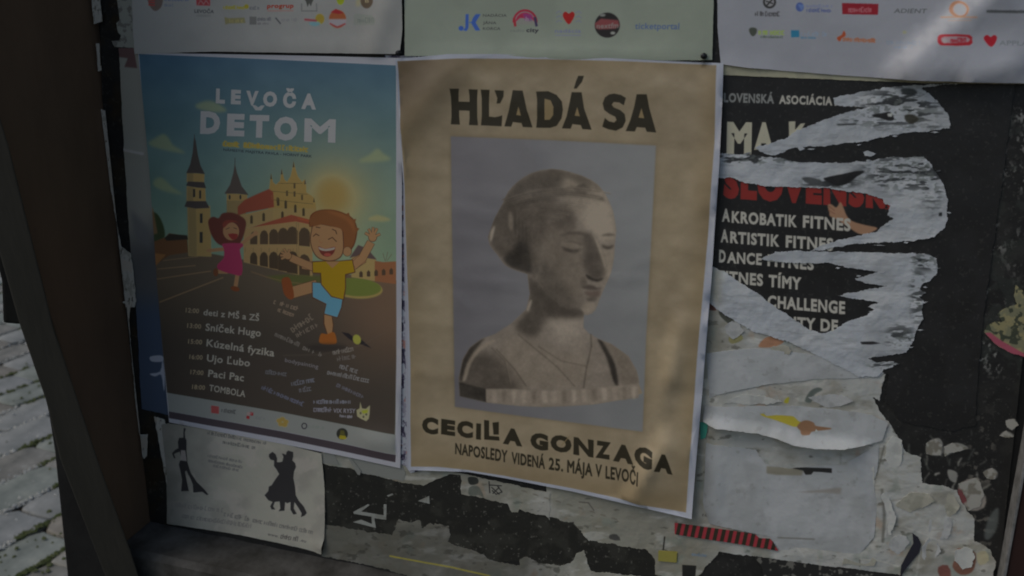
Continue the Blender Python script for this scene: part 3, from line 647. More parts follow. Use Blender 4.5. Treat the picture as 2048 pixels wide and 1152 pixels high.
# ================================================================ CHILDREN'S POSTER
def kids():
    c = Canvas([(270, 95), (812, 95), (812, 940), (270, 940)], (98, 102, 112), 3000, white=(91, 96, 105))
    U, V = c.U, c.V
    def grad(u, v):
        t = np.clip((v-115)/400, 0, 1)[..., None]; g = np.array((40, 60, 76))*(1-t)+np.array((72, 90, 78))*t
        n = (fbm(u/60, v/50, 3)-.5)[..., None]*10
        d = np.hypot(u-668, v-395)[..., None]; gl = np.exp(-(d/58)**2)*.6+np.exp(-(d/140)**2)*.25
        return (g+n)*(1-gl)+np.array((120, 101, 60))*gl
    frame = [(282, 108), (540, 119), (795, 131), (795, 500), (793, 867), (560, 822), (338, 784), (317, 560), (300, 330)]
    c.poly(frame, grad)
    X = A1
    for q in ([(490, 450), (560, 410), (640, 420), (720, 480), (600, 490)], [(150, 720), (200, 680), (260, 650), (300, 680), (330, 730), (420, 790), (240, 760)], [(180, 1010), (240, 965), (330, 1040), (400, 1090), (250, 1060)],
              [(1680, 850), (1760, 800), (1820, 755), (1860, 790), (1920, 835), (1800, 855)]):
        c.poly(X(*q), (92, 98, 72), 3, .6, sm=4)
    c.poly(A2((1750, 140), (1820, 105), (1920, 140), (1850, 155)), (104, 98, 66), 2, .6, sm=3)
    c.ell(668, 388, 26, 30, (126, 108, 62), 9, .6)
    # ground of the square
    Y = A2
    def gnd(u, v):
        t = sstep(520, 700, v)[..., None]; a = np.array((56, 50, 42))*(1-t)+np.array((40, 37, 34))*t
        r = (sstep(600, 780, u)*(1-sstep(620, 800, v)))[..., None]; return a*(1-r*.8)+np.array((68, 55, 45))*r*.8
    c.poly([(306, 500), (420, 505), (500, 520), (640, 540), (795, 560), (795, 700), (793, 867), (560, 822), (338, 784), (318, 600)], gnd, 1)
    for a, b, wd in (((319, 537), (394, 530), 2), ((317, 557), (425, 541), 2.2), ((323, 603), (449, 554), 2.6), ((330, 520), (400, 512), 1.5)): c.line([a, b], wd, (88, 72, 54), .7, .75)
    # tree and low houses on the left
    c.poly(Y((160, 110), (200, 90), (235, 130), (262, 200), (265, 270), (220, 300), (200, 350), (170, 340)), (34, 42, 28), 1.5, sm=3)
    c.poly(Y((160, 40), (185, 60), (215, 240), (180, 250), (165, 180)), (86, 64, 48), 1.5, .7)
    c.poly(Y((190, 300), (270, 270), (300, 240), (430, 262), (440, 380), (300, 400), (195, 470)), (62, 44, 30), 1)
    c.poly(Y((265, 275), (300, 245), (430, 255), (440, 285), (280, 295)), (30, 28, 25), .8)
    c.poly(Y((190, 385), (275, 395), (200, 480)), (82, 58, 36), 1)
    # church tower
    cream, shade, dark, roof = (108, 93, 60), (82, 72, 50), (34, 33, 31), (40, 38, 38)
    c.poly(Y((435, 40), (600, 40), (610, 410), (440, 405)), cream, .8); c.poly(Y((435, 40), (500, 40), (505, 410), (440, 405)), shade, 2)
    c.poly(X((432, 930), (560, 940), (556, 1010), (430, 1000)), cream, .6); c.poly(X((430, 1030), (565, 1040), (570, 1160), (430, 1160)), cream, .6)
    c.poly(X((430, 1030), (480, 1030), (480, 1160), (430, 1160)), shade, 2); c.poly(X((432, 930), (480, 930), (480, 1000), (430, 1000)), shade, 2)
    c.poly(X((485, 668), (495, 700), (510, 800), (530, 880), (562, 942), (500, 935), (426, 935), (455, 870), (472, 790), (480, 700)), roof, .7)
    c.line(X((485, 700), (485, 655)), 1.2, roof, .4)
    c.poly(X((424, 1025), (440, 995), (555, 1000), (572, 1045), (500, 1040)), roof, .6)
    c.poly(Y((412, 45), (430, 5), (570, 5), (596, 55), (500, 60)), roof, .6)
    for q in ([(475, 1050), (492, 1050), (492, 1110), (475, 1110)], [(520, 1060), (535, 1060), (535, 1120), (520, 1120)]): c.poly(X(*q), dark, .4)
    for q in ([(525, 95), (545, 95), (545, 165), (525, 165)], [(522, 230), (545, 230), (545, 310), (522, 310)]): c.poly(Y(*q), dark, .4)
    # second tower
    c.poly(X((720, 1080), (870, 1090), (870, 1160), (720, 1160)), cream, .6); c.poly(Y((720, 0), (860, 0), (860, 120), (720, 110)), shade, .6)
    c.poly(X((780, 860), (795, 930), (830, 1030), (880, 1095), (800, 1085), (704, 1085), (745, 1020), (770, 930)), (48, 44, 42), .7); c.line(X((781, 870), (781, 825)), 1.2, roof, .4)
    for a in ((742, 1110), (820, 1110)): c.ell(*X(a)[0], 2, 5, dark, .4)
    # town hall
    c.poly(X((1045, 935), (1058, 1000), (1080, 1020), (1110, 990), (1122, 905), (1140, 980), (1160, 1000), (1185, 960), (1200, 900), (1208, 850), (1222, 905), (1240, 960), (1270, 1000), (1290, 980), (1300, 1030), (1300, 1075), (1340, 1100), (1360, 1120), (1370, 1160), (1380, 1300), (1020, 1250), (1030, 1050)), (118, 101, 60), .5)
    for a, b in (((1035, 1065), (1310, 1090)), ((1060, 1130), (1350, 1160)), ((1095, 1010), (1270, 1010))): c.line(X(a, b), 1.3, (62, 50, 32), .4)
    for a, h in (((1045, 950), 8), ((1122, 915), 8), ((1208, 860), 9), ((1292, 990), 7), ((1357, 1125), 6)): q = X(a)[0]; c.poly([(q[0]-1.8, q[1]+h), (q[0], q[1]-4), (q[0]+1.8, q[1]+h)], (48, 40, 30), .3)
    for a in ((1160, 1080), (1215, 1085), (1270, 1110), (1090, 1130), (1215, 1025)): q = X(a)[0]; c.poly([(q[0]-2, q[1]+6), (q[0]-2, q[1]-5), (q[0]+2, q[1]-5), (q[0]+2, q[1]+6)], (52, 44, 30), .4)
    c.poly(X((1030, 1050), (960, 1080), (850, 1130), (800, 1180))+Y((800, 110), (860, 90), (1065, 50), (1060, -60)), (82, 42, 32), .8)
    c.poly(Y((820, 110), (1060, 55), (1370, 60), (1370, 160), (1190, 110), (860, 205)), (110, 96, 64), .6)
    c.poly(Y((820, 110), (1060, 55), (1060, 150), (860, 200)), (92, 80, 54), .8)
    for x, y in ((900, 140), (988, 122), (1125, 110), (1150, 30), (1220, 60), (1280, 85), (1095, 10)): q = Y((x, y))[0]; c.poly([(q[0]-2.6, q[1]+8), (q[0]-2.6, q[1]-6), (q[0], q[1]-9), (q[0]+2.6, q[1]-6), (q[0]+2.6, q[1]+8)], (44, 38, 28), .4)
    c.poly(Y((855, 210), (1190, 105), (1360, 150), (1360, 185), (1225, 165), (860, 215)), (86, 44, 32), .6); c.line(Y((1240, 130), (1345, 160)), 2.4, (118, 62, 38), .6)
    c.poly(Y((845, 205), (1225, 155), (1345, 180), (1345, 560), (1240, 545), (845, 450)), (104, 88, 60), .6)
    c.poly(Y((845, 205), (1225, 155), (1240, 545), (845, 450)), (94, 79, 54), 1)
    n = 5
    for i in range(n):
        t = (i+.5)/n; x = 870+(1225-870)*t**.93+5; w_ = 24+17*t; y0 = 245-45*t; y1 = 320; 
        c.poly(Y((x-w_, y1), (x-w_, y0+20), (x-w_*.6, y0-5), (x, y0-14), (x+w_*.6, y0-5), (x+w_, y0+20), (x+w_, y1)), (46, 38, 29), .5)
        y0 = 392-8*t; y1 = 450+85*t
        c.poly(Y((x-w_, y1), (x-w_, y0+20), (x-w_*.6, y0-5), (x, y0-14), (x+w_*.6, y0-5), (x+w_, y0+20), (x+w_, y1+12)), (42, 35, 27), .5)
    for y0, y1 in ((205, 330), (400, 545)): c.poly(Y((1245, y1), (1245, y0+30), (1262, y0), (1285, y0-8), (1310, y0+5), (1325, y0+30), (1325, y1+8)), (46, 38, 29), .5)
    c.line(Y((845, 335), (1225, 345), (1345, 350)), 3, (112, 96, 66), .6)
    for i in range(7): q = X((1050+i*42, 1098+i*4))[0]; c.line([q, (q[0], q[1]+9)], 1.1, (84, 70, 42), .3, .8)
    for i in range(6): q = Y((870+i*62, 214-i*9))[0]; c.line([q, (q[0]+10, q[1]-1.5)], 1.2, (124, 106, 70), .3, .8)
    for i in range(7): q = Y((855+i*58, 345+i*1))[0]; c.line([q, (q[0], q[1]+8)], 1.0, (70, 58, 40), .3, .7)
    for x in (1240, 1226): c.line(Y((x, 160), (x+8, 540)), 1.2, (70, 58, 40), .3, .7)
    # right: small houses, lawn
    c.poly(Y((1630, 400), (1680, 330), (1740, 350), (1810, 430), (1805, 590), (1630, 560)), (100, 88, 58), .6); c.poly(Y((1615, 420), (1680, 325), (1745, 350), (1815, 432), (1740, 420), (1690, 400)), (52, 44, 44), .8)
    c.poly(Y((1800, 440), (1860, 450), (1955, 445), (1955, 610), (1800, 590)), (84, 56, 38), .7)
    for i in range(5): q = Y((1700+i*55, 560-5*i))[0]; c.poly([(q[0]-3.5, q[1]), (q[0]-3.5, q[1]-9), (q[0], q[1]-13), (q[0]+3.5, q[1]-9), (q[0]+3.5, q[1])], (44, 36, 28), .5)
    for a, b in (((1875, 440), (1860, 385)), ((1880, 440), (1895, 375)), ((1890, 440), (1925, 390))): c.line(Y(a, b), .9, (60, 48, 40), .3, .8)
    c.poly(Y((1000, 555), (1150, 540), (1560, 560), (1600, 700), (1520, 690), (1200, 640)), (52, 56, 30), 2, .9)
    c.ell(716, 576, 52, 20, (92, 84, 50), 1, 1, 4); c.ell(715, 573, 50, 18, (64, 72, 34), 1, 1, 4); c.line(Y((900, 520), (1010, 560), (1130, 590), (1350, 620)), 2, (82, 66, 48), 1, .7)
    # girl
    sk, ol = (104, 80, 58), (46, 30, 22)
    c.poly(Y((690, 95), (760, 90), (830, 120), (860, 160), (850, 230), (830, 290), (800, 330), (740, 320), (690, 330), (640, 300), (600, 230), (585, 150), (620, 120), (660, 130)), (56, 30, 26), 1, sm=4)
    for a, b, wd in (((700, 355), (600, 365), 7), ((835, 310), (915, 250), 7), ((800, 530), (785, 620), 8), ((720, 520), (660, 520), 8)): c.line(Y(a, b), wd, sk, .6)
    c.ell(*Y((930, 240))[0], 5, 5, sk, .6); c.ell(*Y((590, 365))[0], 5, 3, sk, .6)
    c.ell(*Y((780, 645))[0], 9, 5, (72, 40, 24), .6, 1, 15); c.ell(*Y((640, 525))[0], 5, 8, (66, 40, 26), .6)
    c.poly(Y((690, 315), (830, 312), (835, 340), (815, 360), (835, 460), (828, 545), (770, 540), (660, 505), (655, 465), (700, 420), (700, 350)), (98, 32, 56), .7, sm=2)
    c.ell(*Y((752, 225))[0], 16, 18, sk, .6, 1, -8); c.poly(Y((690, 170), (720, 145), (790, 150), (830, 190), (800, 160), (740, 165), (700, 200)), (74, 34, 28), .8, sm=3)
    c.poly(Y((730, 245), (800, 245), (790, 280), (760, 285)), (80, 30, 28), .5, sm=2); c.line(Y((715, 210), (740, 200)), 1.2, ol, .3); c.line(Y((770, 200), (795, 208)), 1.2, ol, .3)
    # boy
    sk, ol = (124, 97, 70), (50, 32, 22)
    def limb(pts, wd): c.line(pts, wd+2, ol, .5); c.line(pts, wd, sk, .4)
    def hand(cx, cy, dirs, s_=1):
        for dx, dy in dirs: c.line([(cx, cy), (cx+dx*s_, cy+dy*s_)], 5.4*s_, ol, .3)
        c.ell(cx, cy, 8.4*s_, 8.4*s_, ol, .3)
        for dx, dy in dirs: c.line([(cx, cy), (cx+dx*s_, cy+dy*s_)], 4*s_, sk, .3)
        c.ell(cx, cy, 7.2*s_, 7.2*s_, sk, .3)
    limb(Y((1370, 485), (1290, 470)), 17); limb(Y((1350, 490), (1200, 425)), 14); hand(*Y((1165, 405))[0], [(-8, -14), (-13, -8), (-15, -1), (-13, 6), (3, -12)], .95)
    limb(Y((1625, 480), (1700, 430)), 19); limb(Y((1660, 465), (1710, 420), (1765, 320)), 15); hand(*Y((1785, 270))[0], [(-13, -8), (-7, -15), (1, -18), (8, -16), (13, -6)], 1.05)
    limb(Y((1355, 628), (1212, 668)), 22); c.poly(Y((1120, 575), (1165, 560), (1190, 600), (1210, 700), (1180, 725), (1140, 690), (1125, 640)), (78, 42, 22), .6, sm=3)
    c.poly(Y((1425, 835), (1490, 840), (1500, 910), (1490, 985), (1455, 985), (1425, 900)), ol, .6); c.poly(Y((1432, 835), (1483, 840), (1493, 910), (1485, 980), (1458, 980), (1433, 900)), sk, .5)
    c.poly(Y((1395, 1010), (1410, 970), (1450, 975), (1500, 960), (1520, 1010), (1515, 1045), (1450, 1050), (1400, 1040)), (92, 54, 22), .6, sm=3)
    c.ell(*Y((1450, 1075))[0], 42, 8, (26, 24, 24), 4, .6)
    c.poly(Y((1338, 595), (1420, 600), (1570, 720), (1560, 780), (1530, 860), (1425, 830), (1440, 760), (1340, 712)), ol, .5); c.poly(Y((1345, 600), (1420, 605), (1562, 722), (1553, 780), (1525, 852), (1432, 825), (1447, 755), (1347, 705)), (64, 104, 124), .5)
    c.poly(Y((1340, 445), (1440, 440), (1540, 440), (1640, 430), (1660, 525), (1590, 545), (1590, 640), (1575, 728), (1480, 705), (1405, 615), (1400, 535), (1342, 532)), ol, .5)
    c.poly(Y((1347, 452), (1440, 446), (1540, 446), (1634, 437), (1652, 520), (1582, 538), (1582, 640), (1568, 720), (1484, 698), (1412, 612), (1407, 528), (1348, 526)), (128, 106, 22), .5)
    c.poly(Y((1440, 446), (1490, 495), (1545, 446)), sk, .5)
    hair = (74, 47, 27)
    c.poly(Y((1330, 110), (1390, 72), (1480, 66), (1560, 85), (1640, 130), (1672, 200), (1665, 280), (1640, 345), (1590, 370), (1400, 300), (1345, 200), (1320, 190)), (58, 32, 18), .6, sm=4)
    c.poly(Y((1338, 115), (1390, 78), (1480, 72), (1556, 91), (1634, 134), (1664, 200), (1657, 280), (1634, 338), (1590, 360), (1400, 300), (1350, 200), (1326, 184)), hair, .6, sm=4)
    for q in ([(1590, 100), (1612, 88), (1625, 130)], [(1630, 140), (1665, 135), (1655, 175)], [(1655, 195), (1690, 205), (1665, 235)], [(1330, 120), (1318, 160), (1350, 150)]): c.poly(Y(*q), hair, .4)
    c.poly(Y((1440, 76), (1560, 95), (1640, 150), (1655, 240), (1600, 150), (1500, 105)), (90, 58, 33), 3, .6, sm=3)
    c.ell(*Y((1600, 372))[0], 9, 10, ol, .4); c.ell(*Y((1600, 372))[0], 8, 9, sk, .4)
    c.poly(Y((1345, 180), (1400, 170), (1480, 185), (1560, 195), (1575, 300), (1570, 380), (1540, 425), (1470, 445), (1390, 425), (1345, 370), (1325, 290), (1335, 220)), ol, .5, sm=3)
    c.poly(Y((1352, 186), (1400, 176), (1480, 191), (1553, 201), (1568, 300), (1563, 378), (1535, 419), (1470, 438), (1394, 419), (1351, 366), (1332, 290), (1341, 222)), sk, .5, sm=3)
    c.poly(Y((1345, 190), (1362, 160), (1400, 150), (1440, 160), (1500, 165), (1560, 185), (1570, 230), (1545, 205), (1480, 190), (1420, 175), (1380, 185)), hair, .6, sm=3)
    c.poly(Y((1385, 335), (1440, 352), (1510, 338), (1500, 385), (1460, 412), (1410, 395)), (64, 28, 24), .5, sm=3); c.poly(Y((1390, 340), (1440, 355), (1506, 342), (1500, 360), (1440, 370), (1398, 360)), (150, 146, 140), .4, sm=2); c.ell(*Y((1455, 396))[0], 7, 3, (112, 54, 48), .6)
    for q in ([(1350, 262), (1370, 245), (1392, 258)], [(1460, 285), (1490, 270), (1520, 300)], [(1370, 195), (1400, 200)], [(1490, 210), (1515, 222), (1522, 245)]): c.line(Y(*q), 2.1, ol, .3)
    c.line(Y((1395, 290), (1400, 310), (1415, 305)), 1.5, (100, 70, 48), .3)
    # whirl of the spinning top
    c.poly(Y((1555, 960), (1610, 970), (1650, 1005), (1700, 1015), (1775, 1080), (1700, 1050), (1660, 1040), (1610, 1010)), (22, 20, 24), .8); c.ell(*Y((1668, 1015))[0], 8, 10, (96, 98, 44), .7, 1, -20)
    c.line(Y((1130, 1130), (1400, 1125), (1700, 1060), (1880, 960)), 1.6, (60, 54, 48), 1, .5)
    # headings
    hl = ((24, 34, 40), 1.2, .75)
    for ch, x0, x1, y0, y1, h in (('L', 640, 706, 418, 421, 108), ('E', 750, 822, 424, 427, 106), ('V', 860, 950, 432, 435, 106), ('O', 984, 1086, 440, 444, 110), ('\u010c', 1130, 1226, 449, 452, 108), ('A', 1264, 1372, 458, 463, 114),
                                  ('D', 526, 670, 636, 640, 166), ('E', 720, 848, 652, 656, 164), ('T', 884, 1027, 663, 666, 166), ('O', 1064, 1234, 682, 686, 172), ('M', 1284, 1512, 698, 706, 176)):
        c.text(ch, *X((x0, y0), (x1, y1)), h/3.657, h/3.657, (122, 126, 132), .045 if ch == 'M' else .075, .4, halo=hl, up=(.03, -1))
    c.poly(X((905, 440), (928, 440), (950, 456), (974, 441), (997, 443), (972, 478), (930, 476)), (122, 126, 132), .4)
    c.scrib(*X((690, 735), (1325, 780)), 9, (112, 100, 44), 21, a=.95, wd=2.6)
    c.text('N\u00c1MESTIE MAJSTRA PAVLA - HORN\u00dd PARK', *X((695, 772), (1340, 822)), 5, 5.6, (24, 32, 38), .02, .3)
    # programme, in a hand drawn face
    pal = (118, 118, 114)
    for body, a, b, h in (('deti z M\u0160 a Z\u0160', (365, 150), (948, 212), 12.5), ('Sn\u00ed\u010dek Hugo', (385, 312), (965, 375), 15), ('K\u00fazeln\u00e1 fyzika', (395, 475), (1108, 582), 15), ('Ujo \u013dubo', (400, 632), (850, 688), 14.5), ('Paci Pac', (415, 792), (788, 842), 14.5), ('TOMBOLA', (425, 940), (802, 1008), 13)):
        c.text(body, *F1(a, b), h, h*1.04, pal, .022, .35)
    for body, a, b in (('12:00', (180, 122), (318, 132)), ('13:00', (195, 282), (340, 294)), ('15:00', (205, 448), (350, 458)), ('16:00', (218, 608), (355, 618)), ('17:00', (230, 768), (365, 778)), ('18:00', (248, 922), (382, 932))):
        c.text(body, *F1(a, b), 9.5, 9.5, (104, 96, 80), .02, .45, .9)
    for k, (a, b, h, col) in enumerate((((125, 105), (330, 165), 8, (86, 76, 66)), ((150, 165), (290, 215), 7, (82, 72, 62)), ((285, 340), (460, 225), 12, (80, 74, 66)), ((315, 385), (495, 290), 10, (78, 72, 66)),
            ((135, 370), (345, 465), 8, (74, 72, 70)), ((365, 480), (520, 545), 8, (76, 74, 72)), ((615, 525), (795, 490), 9, (80, 78, 76)), ((635, 580), (810, 550), 9, (66, 64, 64)), ((665, 635), (815, 680), 9, (78, 80, 84)), ((565, 685), (915, 755), 8, (78, 80, 84)),
            ((60, 680), (240, 700), 8, (64, 66, 72)), ((270, 780), (470, 745), 9, (68, 72, 82)), ((325, 835), (450, 815), 9, (66, 68, 76)), ((20, 805), (370, 950), 8, (62, 66, 82)), ((640, 785), (870, 890), 8, (62, 64, 74)), ((455, 925), (770, 925), 8, (76, 80, 92)), ((455, 990), (610, 995), 9, (80, 82, 94)), ((670, 1035), (780, 1045), 5, (84, 86, 96)))):
        c.scrib(*F2(a, b), h, col, 30+k, .95, .5, 1.7)
    c.text('bodypainting', *F2((218, 582), (488, 640)), 8, 8.5, (76, 76, 82), .015, .4)
    c.text('VIX RYSY', *F2((615, 1000), (795, 1003)), 9, 9, (92, 94, 106), .02, .35)
    # lynx head
    c.poly(F2((835, 910), (850, 965), (880, 970), (915, 940), (912, 1010), (905, 1050), (885, 1070), (840, 1050), (810, 1030), (805, 980), (830, 965)), (104, 104, 84), .6); c.poly(F2((845, 985), (900, 975), (895, 1000), (860, 1010)), (120, 128, 44), .7)
    for a in ((838, 1005), (885, 1015), (862, 1035)): c.ell(*F2(a)[0], 2, 2.4, (50, 52, 40), .4)
    # footer
    c.poly(A3((285, 525), (1130, 672), (1955, 830), (1955, 975), (1130, 805), (300, 660)), (80, 84, 85), .5)
    c.poly(A3((300, 660), (1130, 808), (1955, 977), (1950, 1032), (1130, 860), (302, 708)), (38, 35, 40), .5)
    c.poly(F3((380, 40), (450, 50), (450, 115), (382, 105)), (120, 58, 60), .6); c.scrib(*F3((470, 95), (600, 115)), 7, (46, 48, 50), 3, wd=1.8)
    for q in ([(728, 98), (756, 103), (753, 132), (725, 128)], [(695, 130), (722, 135), (720, 162), (693, 156)]): c.poly(F3(*q), (92, 26, 30), .4)
    c.poly(F3((757, 103), (700, 98), (693, 128), (725, 130)), (100, 84, 86), .5, .6); c.scrib(*F3((770, 155), (860, 175)), 6, (70, 74, 76), 5, .5)
    for a in ((985, 175), (1015, 162), (1045, 185), (1000, 205), (1035, 212)): c.ell(*F3(a)[0], 5.4, 4.4, (124, 106, 52), 1, .85)
    for k in range(6):
        t = R_(60*k+15); q = F3((1208, 222))[0]; t2 = R_(60*k+62); c.line([(q[0]+5*math.cos(t), q[1]+5.6*math.sin(t)), (q[0]+5*math.cos(t2), q[1]+5.6*math.sin(t2))], 2.2, (34, 34, 40), .4)
    c.scrib(*F3((1245, 235), (1385, 250)), 5, (72, 80, 78), 9, .6)
    q = F3((1545, 292))[0]; c.ell(*q, 11.5, 11.5, (26, 28, 26), .5); c.poly(F3((1510, 318), (1590, 325), (1570, 340), (1525, 338)), (116, 110, 30), .6); c.poly(F3((1530, 260), (1562, 262), (1572, 305), (1522, 302)), (52, 52, 26), .8); c.poly(F3((1522, 305), (1575, 310), (1575, 322), (1520, 316)), (124, 116, 32), .5)
    return c
c = kids(); m = c.material('children poster print', .42, .45, .1)
q = [(280, 106), (440, 108), (600, 111), (806, 116), (807, 200), (806, 500), (805, 760), (803, 934), (700, 912), (560, 884), (440, 860), (343, 842), (336, 780), (318, 570), (303, 340), (290, 200)]
tag(sheet('poster', q, .0030, c, m, .0012, 9, creases=((A3((1700, 850))[0], A3((1960, 900))[0], .0035, .012), (A3((300, 740))[0], A3((1000, 870))[0], .0015, .008)), seed=21),
    'colourful children\'s day poster with a cartoon boy and girl before a castle', 'poster')

# ================================================================ WANTED POSTER
def wanted():
    c = Canvas([(790, 100), (1455, 100), (1455, 1040), (790, 1040)], (114, 117, 130), 3000, white=(118, 120, 130), paper=.82)
    frame = B1((60, 98), (300, 88), (420, 82), (900, 85), (1400, 98), (1966, 122), (1955, 600), (1940, 800), (1915, 1152))+B3((1850, 120), (1785, 1020), (1600, 985), (1100, 880), (700, 805), (480, 770), (300, 752), (137, 750))+B2((135, 1000), (118, 500))+B1((95, 700), (80, 400))
    def parch(u, v):
        b = np.array((106, 96, 82.)); n = fbm(u/95, v/70, 4)[..., None]; m_ = fbm(u/30+9, v/22+3, 3)[..., None]
        col = b+(n-.5)*16*np.array((1, .95, .8))+(m_-.5)*14
        # darker, browner rim
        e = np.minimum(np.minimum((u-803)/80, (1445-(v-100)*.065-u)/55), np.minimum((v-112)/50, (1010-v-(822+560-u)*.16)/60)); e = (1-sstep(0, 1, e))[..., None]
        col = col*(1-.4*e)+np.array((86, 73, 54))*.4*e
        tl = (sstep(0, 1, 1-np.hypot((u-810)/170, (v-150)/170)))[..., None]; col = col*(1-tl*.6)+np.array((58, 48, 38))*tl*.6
        return col
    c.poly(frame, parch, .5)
    # picture area
    pic = B1((375, 548), (1000, 572), (1605, 603))+B3((1545, 0), (1525, 540), (900, 460), (400, 392))
    c.poly(pic, (70, 60, 46), 5, .6)
    def bgc(u, v):
        t = sstep(280, 860, v)[..., None]; s_ = sstep(900, 1320, u)[..., None]
        a = np.array((84, 82, 88))*(1-s_)+np.array((99, 100, 104))*s_; a = a*(1-.08*t); return a+(fbm(u/70, v/50, 3)-.5)[..., None]*9
    c.poly(pic, bgc, 1.2)
    # --- the marble bust (a generic one)
    U, V = c.U, c.V
    base = (97, 88, 81)
    body = B2((835, 440), (850, 560), (828, 650), (740, 735), (640, 800), (560, 828), (490, 880), (448, 950), (425, 1060), (428, 1152))+B3((425, 240), (430, 325), (590, 365), (780, 385), (930, 392), (1090, 386), (1230, 376), (1380, 350), (1500, 338), (1500, 250))+B2((1505, 1090), (1490, 1020), (1440, 930), (1340, 860), (1255, 825), (1205, 798), (1170, 760), (1172, 670), (1000, 500))
    c.poly(body, base, 1.0)
    head = B1((600, 1150), (640, 1040), (690, 945), (720, 880), (775, 822), (860, 768), (980, 744), (1100, 765), (1220, 812), (1290, 880), (1345, 990), (1365, 1110))+B2((1365, 180), (1358, 260), (1352, 340), (1335, 430), (1305, 500), (1285, 545), (1262, 600), (1240, 655), (1195, 685), (1140, 668), (1040, 620), (960, 560), (900, 480), (830, 438), (760, 415), (700, 385), (655, 325), (612, 270), (600, 215))
    c.poly(head, base, 1.0, sm=2)
    def inh(pts, col, f, a, sm=3): c.poly(pts, col, f, a, sm=sm, mul=clip)
    HM = blur_mask = c.mask_edges(pix2wall_arr(smooth(head, 2)), np.roll(pix2wall_arr(smooth(head, 2)), -1, 0), 1.0); hm = np.zeros((c.h, c.w)); hm[HM[1]] = HM[0]
    BM = c.mask_edges(pix2wall_arr(body), np.roll(pix2wall_arr(body), -1, 0), 1.0); bmk = np.zeros((c.h, c.w)); bmk[BM[1]] = BM[0]
    def paint(mask, pts, col, f, a, sm=3):
        q = pix2wall_arr(smooth(pts, sm) if sm else pts); r = c.mask_edges(q, np.roll(q, -1, 0), f)
        if r is None: return
        m_, sl = r; m_ = (m_*a*mask[sl])[..., None]; c.im[sl] = c.im[sl]*(1-m_)+np.array(col, float)*m_
    # hair and cap: darker left, warm light right
    paint(hm, B1((590, 1160), (690, 930), (770, 820), (900, 760), (1040, 745), (1040, 860), (960, 1000), (930, 1160)), (66, 58, 49), 7, .85)
    paint(hm, B1((1060, 800), (1200, 820), (1300, 920), (1350, 1050), (1360, 1160), (1240, 1150), (1160, 1040), (1060, 940)), (110, 99, 82), 6, .9)
    paint(hm, B1((980, 745), (1100, 765), (1220, 812), (1180, 850), (1080, 800), (960, 790)), (78, 69, 57), 3, .8)
    paint(hm, B2((900, 40), (1010, 20), (1100, 60), (1130, 140), (1080, 200), (1010, 210), (930, 160)), (70, 59, 50), 5, .8)
    for i in range(7): paint(hm, B1((800+i*62, 905-i*8), (840+i*66, 890-i*12), (870+i*70, 905-i*6), (830+i*66, 922-i*6)), (56, 49, 41) if i % 2 else (84, 74, 60), 1.6, .6)
    paint(hm, B1((700, 980), (1000, 880), (1250, 900), (1300, 940), (1240, 925), (1000, 905), (720, 1010)), (60, 52, 43), 1.6, .7)
    rh = random.Random(8)
    for i in range(46):
        u0 = i/45; x0, y0 = 1225-150*u0+rh.uniform(-4, 4), 385+75*u0; x1, y1 = 1010+rh.uniform(-8, 10), 395+90*u0; mx, my = (x0+x1)/2-10, (y0+y1)/2-32*(1-u0*.6)
        pts = [((1-q)**2*x0+2*q*(1-q)*mx+q*q*x1, (1-q)**2*y0+2*q*(1-q)*my+q*q*y1) for q in (0, .17, .33, .5, .67, .83, 1)]
        for a_, b_ in zip(pts, pts[1:]):
            m_ = max(0, min(1, (a_[0]-1000)/230)); tone = (56+34*m_, 49+31*m_, 43+27*m_) if i % 2 else (76+42*m_, 68+38*m_, 60+33*m_)
            if a_[1] < 452: c.line([a_, b_], rh.uniform(1.2, 2.6), tone, .7, .55)
    # net at the back of the head
    paint(hm, B2((600, 200), (660, 60), (760, 20), (850, 120), (880, 260), (860, 400), (760, 400), (660, 320)), (72, 62, 52), 4, .9)
    paint(hm, B2((690, 350), (740, 300), (800, 230), (860, 300), (900, 430), (820, 430), (740, 400)), (44, 38, 33), 4, .85)
    paint(hm, B2((610, 190), (640, 150), (625, 230), (612, 245)), (120, 112, 100), 1.6, .9)
    paint(hm, B2((728, 60), (748, 120), (742, 180), (722, 150)), (104, 92, 78), 2, .7)
    for i in range(5): paint(hm, B2((760+i*22, 60+i*28), (772+i*22, 140+i*28), (764+i*22, 220+i*26), (752+i*22, 140+i*28)), (52, 45, 38), 1.2, .55)
    # ear/temple strand
    paint(hm, B2((850, 40), (920, 80), (930, 220), (900, 400), (870, 470), (850, 300)), (76, 66, 56), 3, .8)
    # face planes
    paint(hm, B2((930, 180), (1060, 170), (1170, 200), (1170, 420), (1150, 600), (1000, 560), (920, 430)), (88, 77, 65), 8, .9)
    paint(hm, B2((930, 360), (1010, 420), (1060, 520), (1130, 600), (1150, 660), (1040, 630), (940, 540), (890, 450)), (68, 60, 51), 9, .8)
    paint(hm, B2((1170, 30), (1300, 20), (1350, 120), (1360, 220), (1290, 230), (1200, 180), (1130, 120)), (116, 108, 96), 10, .9)
    paint(hm, B2((1050, 330), (1110, 320), (1160, 350), (1165, 420), (1120, 450), (1060, 420)), (94, 84, 73), 10, .5)
    paint(hm, B2((1270, 300), (1350, 300), (1345, 400), (1310, 480), (1300, 430), (1285, 350)), (106, 95, 80), 4, .85)
    # nose
    paint(hm, B2((1170, 200), (1210, 195), (1250, 250), (1280, 330), (1305, 420), (1290, 460), (1250, 475), (1195, 440), (1165, 350), (1180, 270)), (64, 55, 48), 4.6, .88)
    paint(hm, B2((1225, 200), (1255, 240), (1290, 330), (1303, 400), (1290, 380), (1262, 300)), (112, 102, 86), 1.4, .8)
    paint(hm, B2((1185, 440), (1240, 470), (1290, 462), (1260, 485), (1200, 470)), (40, 33, 29), 1.6, .9)
